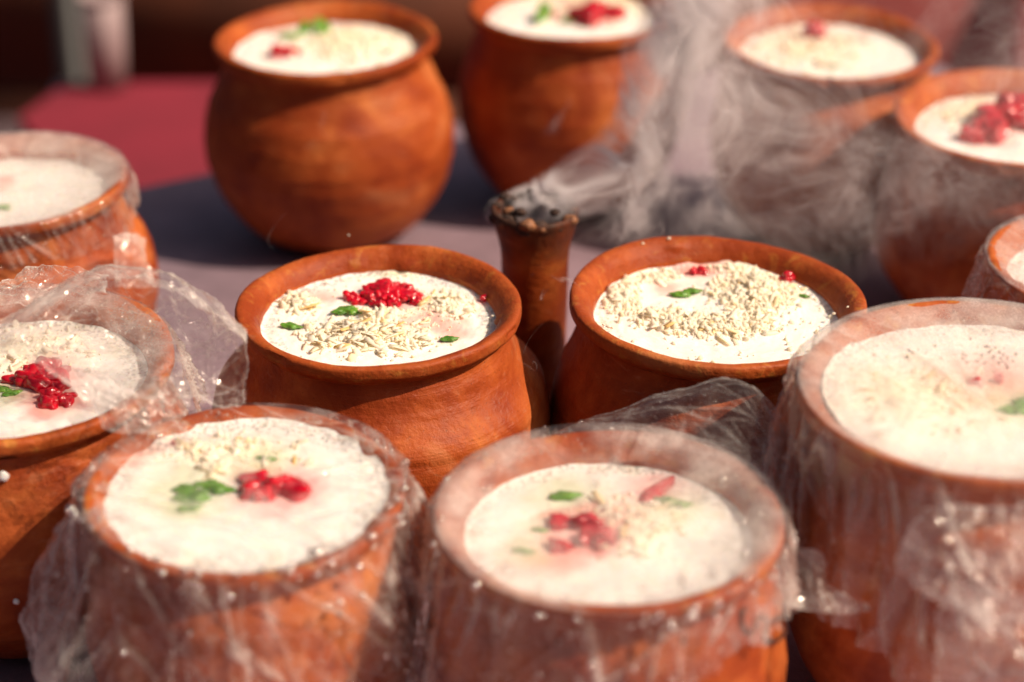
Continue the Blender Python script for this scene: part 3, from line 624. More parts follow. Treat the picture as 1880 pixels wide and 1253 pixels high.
def film(key, label, length, flare, fog_top=0.35, fog_side=0.12, sag=0.05, fold=0.05, crump=0.012, drops=900, ring=(0.72, 0.97), creases=(), cut=None, nfold=26, foghole=None, dsize=(0.00012, 0.00045), patch=1.0, ringfog=0.2, clamt=0.25, cang=0.6, beads=0):
    P = POTS[key]; R = P['R']; sd = 200 + P['seed']; r = np.random.default_rng(sd)
    root = thing('cling_film', label, 'cling film', (P['c'][0], P['c'][1], P['c'][2]), 'cling films over the clay pots')
    NU, NT, NS = 420, 70, 110
    u = np.linspace(0, 2 * math.pi, NU, endpoint=False); deg = np.degrees(u)
    un = np.stack([np.cos(u) * 1.0, np.sin(u) * 1.0, u * 0 + sd], -1)
    # top membrane
    tr = np.linspace(0.01, 1.0, NT)[:, None]
    X = tr * np.cos(u); Y = tr * np.sin(u)
    p = np.stack([X, Y, X * 0 + sd * 1.3], -1)
    edge = np.clip((1 - tr) / 0.10, 0, 1)
    Z = 0.012 - sag * (1 - tr ** 2.2) * edge ** 0.5
    rad = 0.018 * np.abs(perlin(np.stack([np.cos(u) * 6 + 0 * tr, np.sin(u) * 6 + 0 * tr, 0 * X + sd], -1))) * tr ** 2 * np.clip((1.0 - tr) * 12, 0, 1)
    Z = Z + rad + crump * 2.2 * crumple(p * 1.8, sd, 8, 1.0) * edge + 0.35 * crump * crumple(p * 5, sd + 1, 6) * edge
    for (x0, y0, x1, y1, hgt_, wd) in creases:       # linear tucks across the top
        dx, dy = x1 - x0, y1 - y0; LL = math.hypot(dx, dy); tt = ((X - x0) * dx + (Y - y0) * dy) / LL ** 2
        dist = np.abs((X - x0) * dy - (Y - y0) * dx) / LL
        Z = Z + hgt_ * np.exp(-(dist / wd)) * np.clip(1.2 - np.abs(tt - 0.5) * 2, 0, 1)
    top = np.stack([X, Y, Z], -1)
    # drape
    Lu = smoothf(deg, length) * (1 + 0.16 * perlin(un * 2.5) + 0.07 * perlin(un * 9)); Fu = smoothf(deg, flare)
    s = np.linspace(0, 1, NS)[:, None]; S = s * Lu[None]
    turn = np.clip(S / 0.07, 0, 1)
    rr = 1.0 + 0.018 * np.sin(turn * math.pi / 2); zz = 0.012 - 0.03 * (1 - np.cos(turn * math.pi / 2)) - np.clip(S - 0.05, 0, None)
    h = P['c'][2] / R; depth = -zz
    outline = np.interp(depth, [0, 0.16, 0.3, 0.42, 0.62, 0.92, 1.2, h * .78, h], [1.0, 1.0, 1.0, 1.0, max(1.0, P['belly'] * .955), P['belly'], P['belly'] * .975, P['belly'] * .9, 0.6]) + 0.012
    cling = np.interp(depth, [0, 0.1, 0.25, 0.5, 3], [1.018, 1.015, 1.0, 1.01, 1.01])
    gp = np.stack([np.cos(u)[None] * 1.0 + 0 * S, np.sin(u)[None] * 1.0 + 0 * S, depth * 0.35 + sd], -1)
    q = np.abs(perlin(gp * np.array([nfold / 6.3, nfold / 6.3, 1.5]))) * 2
    q2 = np.abs(perlin(gp * np.array([nfold / 2.6, nfold / 2.6, 2.5]) + 5)) * 1.2
    ff = np.clip(S / 0.5, 0, 1) * fold
    R2 = np.maximum(outline, cling) + ff * (q + 0.25 * q2) + Fu[None] * np.clip(S - 0.06, 0, None) * (0.7 + 0.6 * q)
    cp = np.stack([np.cos(u)[None] * R2, np.sin(u)[None] * R2, zz + sd * 1.3], -1)
    R2 = R2 + (0.008 + crump * 0.9) * (crumple(cp * 2.2, sd + 2, 8) + 0.25) * np.clip(S / 0.15, 0, 1) * 1.2 + 0.003 * np.clip(crumple(cp * 6, sd + 3, 6), -1, 1) * np.clip(S / 0.1, 0, 1)
    cl = creaselines(u[None] * 1.0, depth, sd + 7, 15, 1.5, 0.38, 0.040, 0.40) * np.clip(S / 0.12, 0, 1)
    cl2 = creaselines(u[None] * 1.0, depth, sd + 8, 10, 4.5, 0.7, 0.04) * np.clip(S / 0.12, 0, 1)
    R2 = R2 + 0.045 * cl + 0.008 * cl2
    R2 = np.maximum(R2, outline - 0.004)
    dr = np.stack([np.cos(u)[None] * R2, np.sin(u)[None] * R2, np.maximum(zz, -h + 0.01)], -1)
    G = np.concatenate([top, dr[1:]], 0) * R; nr = G.shape[0]
    rad_ = np.hypot(G[..., 0], G[..., 1]) / R
    n3 = fbm(np.stack([G[..., 0], G[..., 1], G[..., 2]], -1) / R * 3 + sd, 3)
    istop = (np.arange(nr) < NT)[:, None] + 0 * rad_
    gx, gy = G[..., 0] / R, G[..., 1] / R; ca, sa = math.cos(cang), math.sin(cang)
    topcl = clamt * creaselines(gx * ca + gy * sa, -gx * sa + gy * ca, sd + 9, 8, 1.3, 0.35, 0.03)
    fg = np.where(istop > 0, fog_top * (0.75 + np.clip(n3 * patch, -0.7, 1.2)) + ringfog * np.clip((rad_ - ring[0]) / 0.12, 0, 1) * np.clip((1.02 - rad_) / 0.1, 0, 1) + topcl, fog_side * (0.06 + np.clip(n3 * 3.0 - 1.3, 0, 0.8)) + 0.80 * q_pad(cl, NT, nr) * np.clip(0.55 + n3, 0.15, 1) + 0.20 * q_pad(cl2, NT, nr))  # crease terms paint bright fold highlights as white haze, beside the condensation
    if foghole is not None:
        for (hx, hy, hr, amt) in foghole:
            k = np.clip(1.3 - np.hypot(G[..., 0] / R - hx, G[..., 1] / R - hy) / hr, 0, 1); fg = fg * (1 - k * amt * istop)
    Fq = grid_faces(nr, NU, True)
    if cut is not None:
        cc = G.reshape(-1, 3)[Fq].mean(1) / R; Fq = Fq[~cut(cc[:, 0], cc[:, 1], cc[:, 2])]
    V = G.reshape(-1, 3); used = np.zeros(len(V), bool); used[Fq.ravel()] = True; mp = np.cumsum(used) - 1
    Nn = grid_normals(G, True).reshape(-1, 3)[used]
    V2 = V[used]; fg2 = np.clip(fg.ravel()[used], 0, 0.95)
    mesh_obj('film_sheet', V2, mp[Fq], FILM, root, attrs={'fog': fg2})
    if drops:
        rv = np.hypot(V2[:, 0], V2[:, 1]) / R; cell = np.clip(rv, 0.1, 1) 
        wgt = cell * (np.where((rv > ring[0]) & (rv < ring[1]), 1.0, 0.05) * (V2[:, 2] > -0.05 * R) + 0.35 * (V2[:, 2] < -0.03 * R)) * np.clip(0.4 + fbm(V2 / R * 4 + sd, 2) * 2.0, 0, 2)
        droplets(V2, Nn, wgt, drops, *dsize, r, root)
    if beads:
        th_ = np.degrees(np.arctan2(V2[:, 1], V2[:, 0])) % 360; z_ = V2[:, 2] / R
        front = np.exp(-((th_ - 300) / 55.0) ** 2) + 0.5 * np.exp(-((th_ - 205) / 25.0) ** 2)
        lipw = np.exp(-((z_ + 0.03) / 0.05) ** 2) * (rv > 0.9); wb_ = front * (2.2 * lipw + 0.25 * (z_ < -0.05) * np.clip(fg2 - 0.12, 0, 0.5) * 2.5)
        ii = r.choice(len(V2), beads, p=wb_ / wb_.sum()); s_ = 0.00045 + 0.0010 * r.beta(1.2, 3.0, beads)
        Vd, Fd = instances(ICO2, np.eye(3)[None] * s_[:, None, None], V2[ii] + Nn[ii] * s_[:, None] * 0.2)
        mesh_obj('glint_beads', Vd, Fd, BEAD, root)['kind'] = 'stuff'  # mirror-like beads added along the front lip for sun sparkle
    P['film'] = root
    return root
def q_pad(q, NT, nr):
    o = np.zeros((nr, q.shape[1])); o[NT:] = q[1:]; return o
def flap(parent, grid, mult=(90, 140), crump=0.0016, fog=0.15, drops=300, seed=1, cf=160.0, dsize=(0.0001, 0.0004), name='loose_flap'):
    """free piece of film through a coarse grid of points (px, py, Y)"""
    C = np.array([[at_y(*p) for p in row] for row in grid])
    nr, nc = mult
    A = np.stack([catmull(C[:, j], nr) for j in range(C.shape[1])], 1)
    G = np.stack([catmull(A[i], nc) for i in range(nr)], 0)
    n = grid_normals(G, False)
    d = crump * (1.6 * crumple(G * cf * 0.35, seed, 8) + crumple(G * cf, seed + 1, 8) + 0.4 * crumple(G * cf * 2.5, seed + 2, 6))
    G = G + n * d[..., None] + vnoise(G * 70 + seed) * 0.0012
    G = G - np.array(parent.location)
    i = np.linspace(-1, 1, nr)[:, None]; j = np.linspace(-1, 1, nc)[None]
    e = np.maximum(np.abs(i) + 0 * j, np.abs(j) + 0 * i) + 0.05 * fbm(G * 90 + seed, 2)
    Fq = grid_faces(nr, nc); V = G.reshape(-1, 3)
    m = e.ravel()[Fq].mean(1) < 0.97; Fq = Fq[m]
    fcl = creaselines(2.2 * j + 0 * i, 1.6 * i + 0 * j, seed + 4, 10, 0.9, 0.9, 0.05).ravel()
    fg = np.clip(fog * (0.35 + np.clip(2.6 * fbm(V * 60 + seed, 3), 0, 2)) + 0.45 * fcl + 0.5 * np.clip((e.ravel() - 0.90) / 0.07, 0, 1), 0, 0.9)  # creases whitened as painted highlights on top of the condensation
    used = np.zeros(len(V), bool); used[Fq.ravel()] = True; mp = np.cumsum(used) - 1
    mesh_obj(name, V[used], mp[Fq], FILM, parent, attrs={'fog': fg[used]})
    if drops:
        r = np.random.default_rng(seed); wgt = np.clip(fbm(V[used] * 80 + seed, 2) * 2 + 0.3, 0, 2)
        droplets(V[used], n.reshape(-1, 3)[used], wgt, drops, *dsize, r, parent)

film('G', 'fogged cling film over the middle foreground pot, a flap standing behind it', [(0, .55), (60, .4), (120, .5), (180, 1.0), (215, 1.35), (250, 0.95), (280, .55), (330, .4)], [(0, .08), (90, .05), (200, .06), (300, .05)], 0.42, 0.12, beads=36, ringfog=0.34, sag=0.05, drops=1700, dsize=(0.00015, 0.0008), clamt=0.12, creases=[(-.5, .9, -.2, .3, .05, .09), (.25, .95, .1, .4, .05, .08)], foghole=[(-.2, .85, .28, .97), (-.3, .1, .4, .6)])
film('F', 'long crinkled cling film hanging down in glittering folds round the lower left pot', [(0, 2.0), (90, 1.2), (180, 2.0), (270, 2.0)], [(0, .14), (40, .06), (90, .03), (150, .06), (185, .20), (215, .22), (240, .0), (270, .03), (320, .08)], 0.13, 0.16, beads=80, ringfog=0.0, patch=3.0, clamt=0.5, cang=1.2, sag=0.022, fold=0.10, crump=0.026, drops=3000, dsize=(0.00015, 0.0008), creases=[(-.3, -.3, .9, .3, .05, .07), (-.7, -.55, .3, -.6, .06, .08), (.3, .8, .65, .1, .09, .09)], nfold=30, ring=(0.80, 1.0))
film('H', 'heavily fogged cling film over the large right pot, gathered in folds down its side', [(0, 1.3), (90, .6), (180, 1.0), (215, 1.0), (250, 1.2), (290, 1.5)], [(0, .1), (180, .02), (230, .05), (280, .12)], 0.78, 0.13, beads=0, ringfog=0.1, patch=0.5, sag=0.035, fold=0.08, crump=0.012, drops=2600, creases=[(-.55, .7, .05, -.35, .05, .03), (-.8, .45, -.25, -.3, .03, .03), (-.75, .6, -.45, .2, .03, .02)], nfold=24)
film('I', 'loose droplet-beaded cling film arching over the left edge pot', [(0, .5), (60, .35), (180, .3), (270, .3)], [(0, .3), (270, .1)], 0.16, 0.3, beads=0, patch=2.0, sag=0.04, drops=2500, creases=[(.1, .5, .45, -.5, .06, .03)], cut=lambda x, y, z: (y < 0.12 - 1.0 * x + 0.05 * np.sin(x * 17)) & (y < 0.2))
film('J', 'taut cling film beaded with droplets over the upper left pot', [(0, .32), (90, .3), (180, .3), (270, .36), (310, .38), (340, .5)], [(0, .02), (270, .02)], 0.55, 0.3, beads=0, patch=0.4, sag=0.04, fold=0.03, crump=0.008, drops=2600, ring=(0.6, 1.0))
film('K', 'crinkled cling film sealing the mostly hidden pot at the right edge', [(0, .7), (180, .8), (270, .6)], [(0, .05), (180, .06)], 0.3, 0.3, sag=0.05, drops=900)
FG, FI, FH, FF, FJ = (POTS[k]['film'] for k in 'GIHFJ')
flap(FG, [[(1010, 795, .505), (1130, 752, .505), (1250, 716, .502), (1352, 688, .50), (1425, 745, .49), (1462, 815, .48)],
          [(1020, 805, .495), (1130, 775, .492), (1250, 765, .49), (1350, 760, .485), (1425, 810, .478), (1462, 880, .468)],
          [(1030, 820, .487), (1130, 800, .486), (1250, 825, .478), (1340, 850, .47), (1410, 905, .46), (1450, 960, .45)]], fog=0.10, crump=0.0006, seed=31, drops=260)
flap(FG, [[(1400, 985, .452), (1460, 1005, .448), (1510, 1020, .445), (1520, 1070, .44), (1590, 1105, .437)],
          [(1400, 1050, .44), (1450, 1065, .438), (1500, 1080, .436), (1530, 1100, .436), (1592, 1112, .436)],
          [(1400, 1115, .43), (1450, 1120, .43), (1500, 1125, .432), (1540, 1122, .434), (1595, 1120, .435)]], (60, 80), 0.0016, 0.3, 200, 41)
flap(FI, [[(-40, 640, .50), (60, 560, .505), (190, 500, .51), (310, 520, .51), (400, 572, .505), (450, 610, .50)],
          [(-40, 660, .495), (75, 605, .50), (200, 560, .515), (320, 580, .515), (410, 630, .505), (455, 665, .50)],
          [(30, 655, .49), (120, 650, .50), (215, 645, .51), (330, 660, .505), (405, 690, .50), (455, 710, .495)],
          [(168, 742, .478), (200, 745, .48), (260, 740, .485), (340, 735, .488), (400, 745, .488), (455, 742, .488)]], (110, 160), 0.0022, 0.2, 1400, 51)
flap(FI, [[(-40, 655, .492), (70, 578, .497), (190, 512, .503), (310, 532, .503), (405, 585, .498), (455, 628, .495)],
          [(-40, 632, .496), (66, 556, .502), (190, 496, .508), (312, 514, .508), (405, 566, .503), (455, 606, .50)],
          [(-40, 618, .505), (60, 545, .51), (186, 488, .516), (310, 505, .515), (400, 556, .51), (450, 600, .507)]], (40, 180), 0.0012, 0.30, 500, 53)
flap(FI, [[(150, 700, .475), (230, 690, .478), (310, 690, .482), (360, 700, .485)], [(165, 740, .472), (230, 745, .474), (300, 750, .478), (350, 755, .48)], [(190, 790, .470), (230, 800, .471), (290, 800, .474), (330, 790, .478)]], (60, 80), 0.0022, 0.2, 400, 55)
flap(FI, [[(-30, 520, .545), (60, 500, .55), (110, 490, .55), (200, 520, .545)], [(-30, 570, .53), (60, 550, .535), (120, 545, .54), (200, 545, .53)]], (50, 70), 0.003, 0.25, 400, 57)
flap(FJ, [[(205, 430, .62), (235, 425, .625), (262, 440, .63)], [(210, 480, .612), (240, 485, .615), (278, 490, .62)], [(215, 530, .605), (250, 530, .608), (292, 525, .612)]], (50, 50), 0.0018, 0.35, 250, 61)
flap(FH, [[(1690, 930, .425), (1760, 925, .42), (1830, 930, .42), (1910, 920, .42)], [(1640, 1025, .42), (1720, 1050, .412), (1820, 1060, .41), (1910, 1050, .41)], [(1700, 1090, .412), (1770, 1120, .405), (1830, 1160, .40), (1910, 1150, .40)]], (80, 110), 0.0035, 0.28, 700, 71)
flap(FH, [[(1735, 1080, .402), (1790, 1070, .398), (1850, 1090, .395), (1920, 1080, .395)], [(1700, 1170, .40), (1770, 1170, .392), (1850, 1180, .388), (1920, 1170, .388)], [(1722, 1275, .397), (1790, 1280, .39), (1850, 1280, .385), (1920, 1280, .385)]], (80, 110), 0.0035, 0.25, 700, 75)

# dark specks caught under the film of pot H
P = POTS['H']; sp = []
for k in range(70):
    x, y = rng.normal(0.12, 0.36), rng.normal(0.42, 0.11)
    if math.hypot(x, y) < 0.92: sp.append((x * P['R'], y * P['R'], P['R'] * (-0.035)))
sp = np.array(sp); V, f = instances(ICO1, np.eye(3)[None] * (rng.uniform(0.00015, 0.0005, len(sp)))[:, None, None], sp)
mesh_obj('dark_specks', V, f, simple('burnt_sugar', (0.12, 0.02, 0.01), 0.5), FH)['kind'] = 'stuff'

# ------------------------------------------------------------------ incense burner
q, t = at_z(982, 385, 0.084); BX, BY = q[0], q[1]
BR = thing('incense_burner', 'slender clay incense burner with charred smoking top between the two sharp pots', 'incense burner', (BX, BY, 0))
s_ = 1.0
prof = catmull([(0.001, 0), (0.017, 0), (0.0165, 0.006), (0.0125, 0.014), (0.0108, 0.03), (0.0108, 0.055), (0.0112, 0.07), (0.0132, 0.079), (0.0142, 0.083), (0.0135, 0.0845), (0.0120, 0.083), (0.0105, 0.074), (0.001, 0.072)], 70)
V, Fq = lathe(prof, 64, 0.0005, 3)
CLAY2 = mat_clay('sooty_terracotta', (0.22, 0.040, 0.010), (0.34, 0.075, 0.015), (0.46, 0.15, 0.03))
def soot(m):
    t = m.node_tree; p = next(x for x in t.nodes if x.type == 'BSDF_PRINCIPLED'); src = p.inputs['Base Color'].links[0].from_socket
    tc = t.nodes.new('ShaderNodeTexCoord'); sx = t.nodes.new('ShaderNodeSeparateXYZ'); t.links.new(tc.outputs['Object'], sx.inputs[0])
    nz = t.nodes.new('ShaderNodeTexNoise'); nz.inputs['Scale'].default_value = 160; t.links.new(tc.outputs['Object'], nz.inputs[0])
    ma = t.nodes.new('ShaderNodeMath'); ma.operation = 'MULTIPLY_ADD'; ma.inputs[1].default_value = 0.022; t.links.new(nz.outputs[0], ma.inputs[0]); t.links.new(sx.outputs[2], ma.inputs[2])
    mr = t.nodes.new('ShaderNodeMapRange'); mr.inputs[1].default_value = 0.078; mr.inputs[2].default_value = 0.097; t.links.new(ma.outputs[0], mr.inputs[0])
    mx = t.nodes.new('ShaderNodeMix'); mx.data_type = 'RGBA'; t.links.new(mr.outputs[0], mx.inputs[0]); t.links.new(src, mx.inputs[6]); mx.inputs[7].default_value = (0.05, 0.022, 0.014, 1)
    t.links.new(mx.outputs[2], p.inputs['Base Color'])
soot(CLAY2)
mesh_obj('burner_body', V, Fq, CLAY2, BR)
CHAR = simple('charcoal', (0.045, 0.022, 0.016), 0.85, 400, 0.5, 0.6, 900); EMB = simple('toasted_resin', (0.22, 0.09, 0.04), 0.6, 500, 0.5, 0.5, 900)
for k in range(34):
    a = rng.uniform(0, 6.283); d = 0.0135 * math.sqrt(rng.uniform(0.05, 1)) if k > 12 else 0.0125
    if k <= 12: a = k / 13 * 6.283
    s = rng.uniform(0.0012, 0.0026); V = ICO2[0] * (1 + 0.35 * perlin(ICO2[0] * 1.7 + k * 3)[:, None]) * s * np.array([1.1, 0.9, 0.8])
    o = mesh_obj('charred_lump', V, ICO2[1], EMB if k % 4 == 0 else CHAR, BR, smooth=False)
    o.location = (d * math.cos(a), d * math.sin(a), 0.0835 + rng.uniform(-0.001, 0.0025) - (d / 0.0135) * 0.001)

# ------------------------------------------------------------------ smoke: thin folded sheets drifting from the burner
def mat_smoke():
    m = N('smoke'); a = m.n('Attribute', attribute_name='dens').outputs['Fac']
    lw = m.n('LayerWeight', i_Blend=0.5); c_ = m.math('SUBTRACT', 1.0, lw.outputs['Facing'])
    od = m.math('DIVIDE', a, m.math('MAXIMUM', c_, 0.42))
    al = m.math('SUBTRACT', 1.0, m.math('EXPONENT', m.math('MULTIPLY', od, -1.0), 0), clamp=True)
    df = m.n('BsdfDiffuse', i_Color=(0.80, 0.78, 0.80)); tl = m.n('BsdfTranslucent', i_Color=(0.80, 0.78, 0.80))
    return m.done(m.mixs(al, m.n('BsdfTransparent').outputs[0], m.mixs(0.5, df, tl)))
SMOKE = mat_smoke()
SV, SF, SD = [], [], []; soff = [0]
def sheet(guide, width, amp, dens, seed, nu=150, nt=300, fr=20.0, streak=2.0, w0=None, fade=0.25, start=0.02, twist=1.5):
    g = catmull([at_y(*p) for p in guide], nt)
    t = np.linspace(0, 1, nt); wd = np.interp(t, np.linspace(0, 1, len(width)), width); am = np.interp(t, np.linspace(0, 1, len(amp)), amp)
    tg = np.gradient(g, axis=0); tg /= np.linalg.norm(tg, axis=1)[:, None]
    ax = np.cross(tg, np.array([0, 1.0, 0])); ax /= np.linalg.norm(ax, axis=1)[:, None]
    ay = np.cross(tg, ax); ang = seed * 1.3 + twist * t
    d = ax * np.cos(ang)[:, None] + ay * np.sin(ang)[:, None]
    u = np.linspace(-1, 1, nu)
    Pp = g[:, None] + d[:, None] * (wd[:, None] * u[None])[..., None] * 0.5
    for it, (k, sc) in enumerate(((0.5, 1.3), (1.0, 0.95), (1.9, 0.5))):
        Pp = Pp + vnoise(Pp * fr * k + seed * 3.7 + it * 9) * (am * sc)[:, None, None]
    # sheet density drops where it is stretched
    e = np.linalg.norm(np.gradient(Pp, axis=1), axis=-1); e0 = (wd / nu)[:, None] + 1e-6
    st = np.clip(e0 / (e + 1e-9), 0.05, 3.0)
    U = u[None] + 0 * t[:, None]; T = t[:, None] + 0 * U
    sn = fbm(np.stack([U * streak, T * 2.2 + 0.4 * perlin(np.stack([U * 3, T * 6, U * 0 + seed], -1)), U * 0 + seed * 2.1], -1), 4)
    sn = 0.35 * sn + 0.9 * fbm(Pp * 75 + seed, 4)
    sn = np.clip(0.42 + sn * 1.3, 0.0, 2.2) ** 1.6
    fd = np.clip((1 - np.abs(U)) / fade, 0, 1) ** 1.5 * np.clip(T / start, 0, 1) * np.clip((1 - T) / 0.2, 0, 1)
    dd = dens * np.sqrt(st) * sn * fd
    for _ in range(3): dd[1:-1] = (dd[:-2] + 2 * dd[1:-1] + dd[2:]) / 4
    SV.append(Pp.reshape(-1, 3)); SF.append(grid_faces(nt, nu) + soff[0]); SD.append(dd.ravel()); soff[0] += nt * nu
main = [(925, 394, .628), (1000, 366, .630), (1085, 330, .632), (1150, 278, .634), (1192, 210, .636), (1222, 130, .64), (1262, 40, .65), (1300, -60, .66)]
drift = [(1060, 395, .63), (1180, 360, .625), (1290, 295, .625), (1380, 230, .625), (1480, 190, .63), (1620, 220, .635), (1760, 180, .64), (1920, 90, .65)]
drift2 = [(1080, 425, .632), (1250, 400, .63), (1420, 370, .628), (1560, 350, .63), (1680, 310, .63), (1800, 280, .63)]
rise = [(1230, 330, .63), (1290, 220, .632), (1300, 110, .635), (1340, 20, .64), (1380, -60, .65)]
def smoke_volume(streams, voxel):
    """fog grid made by geometry nodes: folded noise sheets inside tubes round the stream lines"""
    ng = bpy.data.node_groups.new('smoke_nodes', 'GeometryNodeTree')
    ng.interface.new_socket('Geometry', in_out='OUTPUT', socket_type='NodeSocketGeometry')
    def n(t, **kw):
        x = ng.nodes.new(t)
        for k, v in kw.items():
            if k.startswith('i_'): put(x.inputs[int(k[2:])], v)
            else: setattr(x, k, v)
        return x
    def put(sock, v):
        if isinstance(v, bpy.types.NodeSocket): ng.links.new(v, sock)
        else: sock.default_value = v
    def M(op, a, b=0.5, c=0.0, clamp=False):
        x = n('ShaderNodeMath', operation=op, use_clamp=clamp); put(x.inputs[0], a); put(x.inputs[1], b); put(x.inputs[2], c); return x.outputs[0]
    def VM(op, a, b=None, sc=None):
        x = n('ShaderNodeVectorMath', operation=op); put(x.inputs[0], a)
        if b is not None: put(x.inputs[1], b)
        if sc is not None: put(x.inputs['Scale'], sc)
        return x.outputs[0]
    def noise(v, sc, det=3.0, rough=0.5, out=0):
        x = n('ShaderNodeTexNoise'); put(x.inputs['Vector'], v); put(x.inputs['Scale'], sc); put(x.inputs['Detail'], det); put(x.inputs['Roughness'], rough); return x.outputs[out]
    pos = n('GeometryNodeInputPosition').outputs[0]
    w1 = VM('SCALE', VM('SUBTRACT', noise(pos, 24.0, 1.0, 0.5, 1), (0.5, 0.5, 0.5)), sc=0.050)
    p1 = VM('ADD', pos, w1)
    w2 = VM('SCALE', VM('SUBTRACT', noise(p1, 62.0, 1.0, 0.5, 1), (0.5, 0.5, 0.5)), sc=0.022)
    p2 = VM('ADD', p1, w2)
    w3 = VM('SCALE', VM('SUBTRACT', noise(p2, 150.0, 1.0, 0.5, 1), (0.5, 0.5, 0.5)), sc=0.006)
    p3 = VM('ADD', p2, w3)
    half = VM('ADD', pos, VM('SCALE', w1, sc=0.42))
    total = None; los, his = [], []
    for (pts, radii, dens, edge, mixr, stretch) in streams:
        g = catmull([at_y(*q) for q in pts], 60); los.append(g.min(0) - max(radii)); his.append(g.max(0) + max(radii))
        me = bpy.data.meshes.new('smoke_path'); me.from_pydata([tuple(map(float, q)) for q in g], [(i, i + 1) for i in range(59)], [])
        at = me.attributes.new('path_radius', 'FLOAT', 'POINT'); at.data.foreach_set('value', np.interp(np.linspace(0, 1, 60), np.linspace(0, 1, len(radii)), radii).astype(np.float32))
        ds = np.interp(np.linspace(0, 1, 60), np.linspace(0, 1, len(dens)), dens).astype(np.float32)
        at = me.attributes.new('path_density', 'FLOAT', 'POINT'); at.data.foreach_set('value', ds)
        PATHS.append(me)
        ob = bpy.data.objects.new('smoke_path', me)           # never linked: only read by the node group
        oi = n('GeometryNodeObjectInfo'); oi.inputs[0].default_value = ob
        pr = n('GeometryNodeProximity', target_element='EDGES'); ng.links.new(oi.outputs['Geometry'], pr.inputs[0])
        put(pr.inputs['Sample Position'], half)
        sn = n('GeometryNodeSampleNearest', domain='POINT'); ng.links.new(oi.outputs['Geometry'], sn.inputs[0]); put(sn.inputs['Sample Position'], half)
        def samp(name):
            a = n('GeometryNodeInputNamedAttribute', data_type='FLOAT'); a.inputs[0].default_value = name
            x = n('GeometryNodeSampleIndex', data_type='FLOAT', domain='POINT'); ng.links.new(oi.outputs['Geometry'], x.inputs[0]); ng.links.new(a.outputs[0], x.inputs[1]); ng.links.new(sn.outputs[0], x.inputs[2]); return x.outputs[0]
        d = M('DIVIDE', pr.outputs['Distance'], samp('path_radius'))
        env = M('SUBTRACT', 1.0, d, clamp=True); env = M('POWER', env, edge)
        # ridges: thin sheets where the warped noise crosses its middle value
        v = n('ShaderNodeMapping') if False else None
        q = VM('MULTIPLY', p3, stretch)
        nz = noise(q, 88.0, 2.0, 0.45)
        rd = M('SUBTRACT', 1.0, M('MULTIPLY', M('ABSOLUTE', M('SUBTRACT', nz, 0.5)), 13.0), clamp=True); rd = M('POWER', rd, 1.5)
        nz2 = noise(VM('MULTIPLY', p2, stretch), 180.0, 2.0, 0.5)
        rd2 = M('SUBTRACT', 1.0, M('MULTIPLY', M('ABSOLUTE', M('SUBTRACT', nz2, 0.52)), 13.0), clamp=True); rd2 = M('POWER', rd2, 1.5)
        big = M('MULTIPLY_ADD', noise(p1, 40.0, 2.0, 0.5), 7.0, -2.9, clamp=True)
        body = M('ADD', M('MULTIPLY', M('ADD', rd, M('MULTIPLY', rd2, 0.6)), big), mixr)
        t = M('MULTIPLY', M('MULTIPLY', env, body), samp('path_density'))
        total = t if total is None else M('ADD', total, t)
    lo = np.min(los, 0); hi = np.max(his, 0); res = np.maximum(((hi - lo) / voxel).astype(int), 8)
    vc = n('GeometryNodeVolumeCube'); put(vc.inputs['Density'], total); put(vc.inputs['Background'], 0.0)
    vc.inputs['Min'].default_value = tuple(lo); vc.inputs['Max'].default_value = tuple(hi)
    for k, r_ in zip('XYZ', res): vc.inputs['Resolution ' + k].default_value = int(r_)
    m = N('smoke_volume'); pv = m.n('VolumePrincipled'); pv.inputs['Color'].default_value = (1.0, 0.95, 0.975, 1); pv.inputs['Density'].default_value = 1.0
    pv.inputs['Anisotropy'].default_value = -0.25
    m.put(m.out.inputs['Volume'], pv.outputs[0])
    sm = n('GeometryNodeSetMaterial'); ng.links.new(vc.outputs[0], sm.inputs[0]); sm.inputs['Material'].default_value = m.m
    go = n('NodeGroupOutput'); ng.links.new(sm.outputs[0], go.inputs[0])
    me = bpy.data.meshes.new('smoke'); ob = bpy.data.objects.new('smoke', me); link(ob)
    me.materials.append(m.m)
    md = ob.modifiers.new('smoke', 'NODES'); md.node_group = ng
    ob['kind'] = 'stuff'; ob['label'] = 'white incense smoke billowing up to the right from the burner'
    return ob
PATHS = []
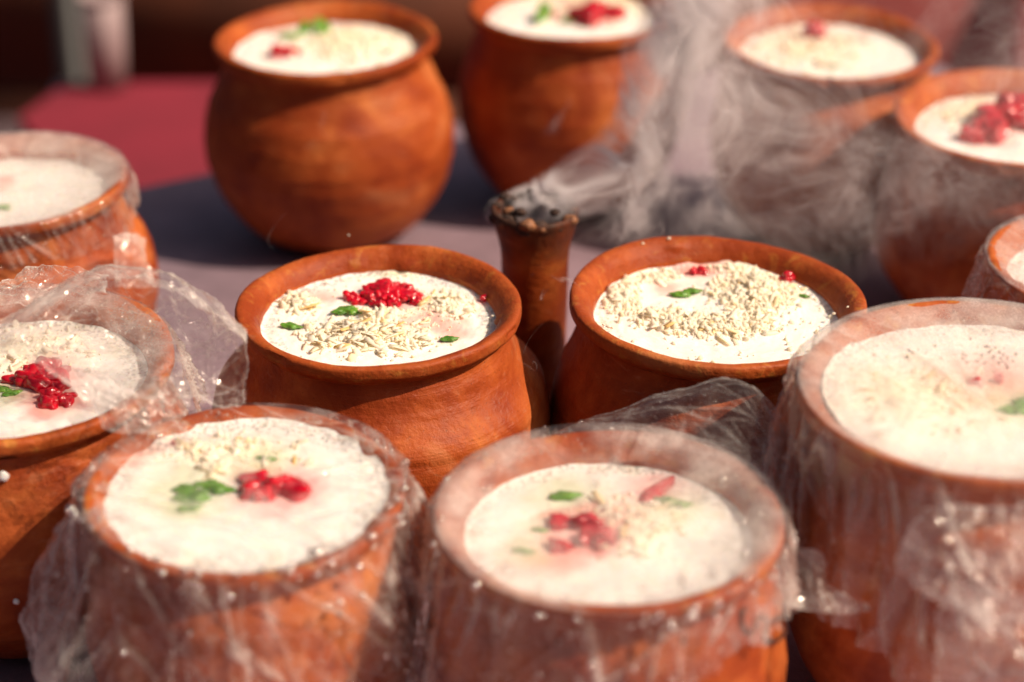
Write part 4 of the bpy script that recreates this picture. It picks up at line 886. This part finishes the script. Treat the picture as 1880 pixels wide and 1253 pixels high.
smoke_volume([(main, [.008, .010, .013, .013, .014, .016, .020, .024], [2200, 2200, 1900, 1500, 1100, 800, 520, 360], 1.3, 0.02, (0.45, 1.0, 0.45)),
              (drift, [.012, .022, .030, .034, .036, .038, .045, .05], [100, 95, 62, 38, 22, 15, 12, 11], 0.9, 0.012, (0.9, 1.0, 0.9)),
              (drift2, [.014, .022, .028, .030, .032, .034], [14, 24, 28, 24, 20, 14], 0.9, 0.012, (0.9, 1.0, 0.9)),
              (rise, [.02, .022, .024, .024, .026], [14, 50, 70, 75, 70], 0.9, 0.02, (0.9, 1.0, 0.7))], 0.00075)
# single thin threads
def thread(pts, seed, w_=0.0012, dens=0.35, amp=.002):
    sheet(pts, [w_, w_ * 2, w_], [amp, amp * 1.5, amp], dens, seed, nu=14, nt=150, fr=60, streak=1.2, fade=0.9, start=0.2, twist=4)
thread([(530, 385, .60), (512, 410, .60), (498, 440, .60), (506, 460, .60)], 51, .0008, .16, .001)
thread([(560, 280, .68), (600, 250, .68), (610, 215, .68), (605, 255, .68), (640, 268, .68)], 52, .002, .08)
thread([(1000, 240, .72), (1030, 205, .72), (1065, 165, .72), (1090, 150, .72)], 53, .006, .12, .003)
thread([(975, 510, .58), (1005, 503, .58), (1045, 515, .57), (1075, 530, .57)], 54, .0016, .2)
thread([(1015, 520, .57), (1000, 560, .57), (1025, 500, .575), (1050, 505, .575)], 55, .0012, .16)
thread([(960, 650, .55), (985, 600, .55), (1010, 585, .55), (1000, 560, .55)], 56, .0015, .14)
thread([(958, 640, .55), (955, 665, .55), (985, 680, .545), (978, 665, .545), (966, 690, .54)], 57, .0012, .14)
thread([(1180, 430, .60), (1215, 412, .60), (1222, 425, .60), (1200, 440, .60)], 58, .0008, .14, .001)
thread([(1620, 215, .64), (1625, 270, .64), (1600, 285, .64), (1660, 275, .64), (1730, 265, .64)], 59, .0012, .25, .0012)
thread([(1595, 295, .64), (1592, 275, .64), (1630, 270, .64), (1690, 270, .64)], 60, .0012, .25, .001)
thread([(1370, 140, .64), (1395, 210, .64), (1410, 270, .64), (1380, 310, .64), (1300, 320, .64), (1260, 290, .64)], 61, .0016, .2)
thread([(1200, 300, .64), (1240, 230, .64), (1320, 205, .64), (1370, 215, .64)], 62, .003, .25)
thread([(1500, 360, .64), (1520, 310, .64), (1500, 270, .64), (1560, 230, .64)], 63, .002, .16)
so = mesh_obj('smoke', np.vstack(SV), np.vstack(SF), SMOKE, attrs={'dens': np.concatenate(SD)}); so['kind'] = 'stuff'
so['label'] = 'white incense smoke curling up to the right from the burner'
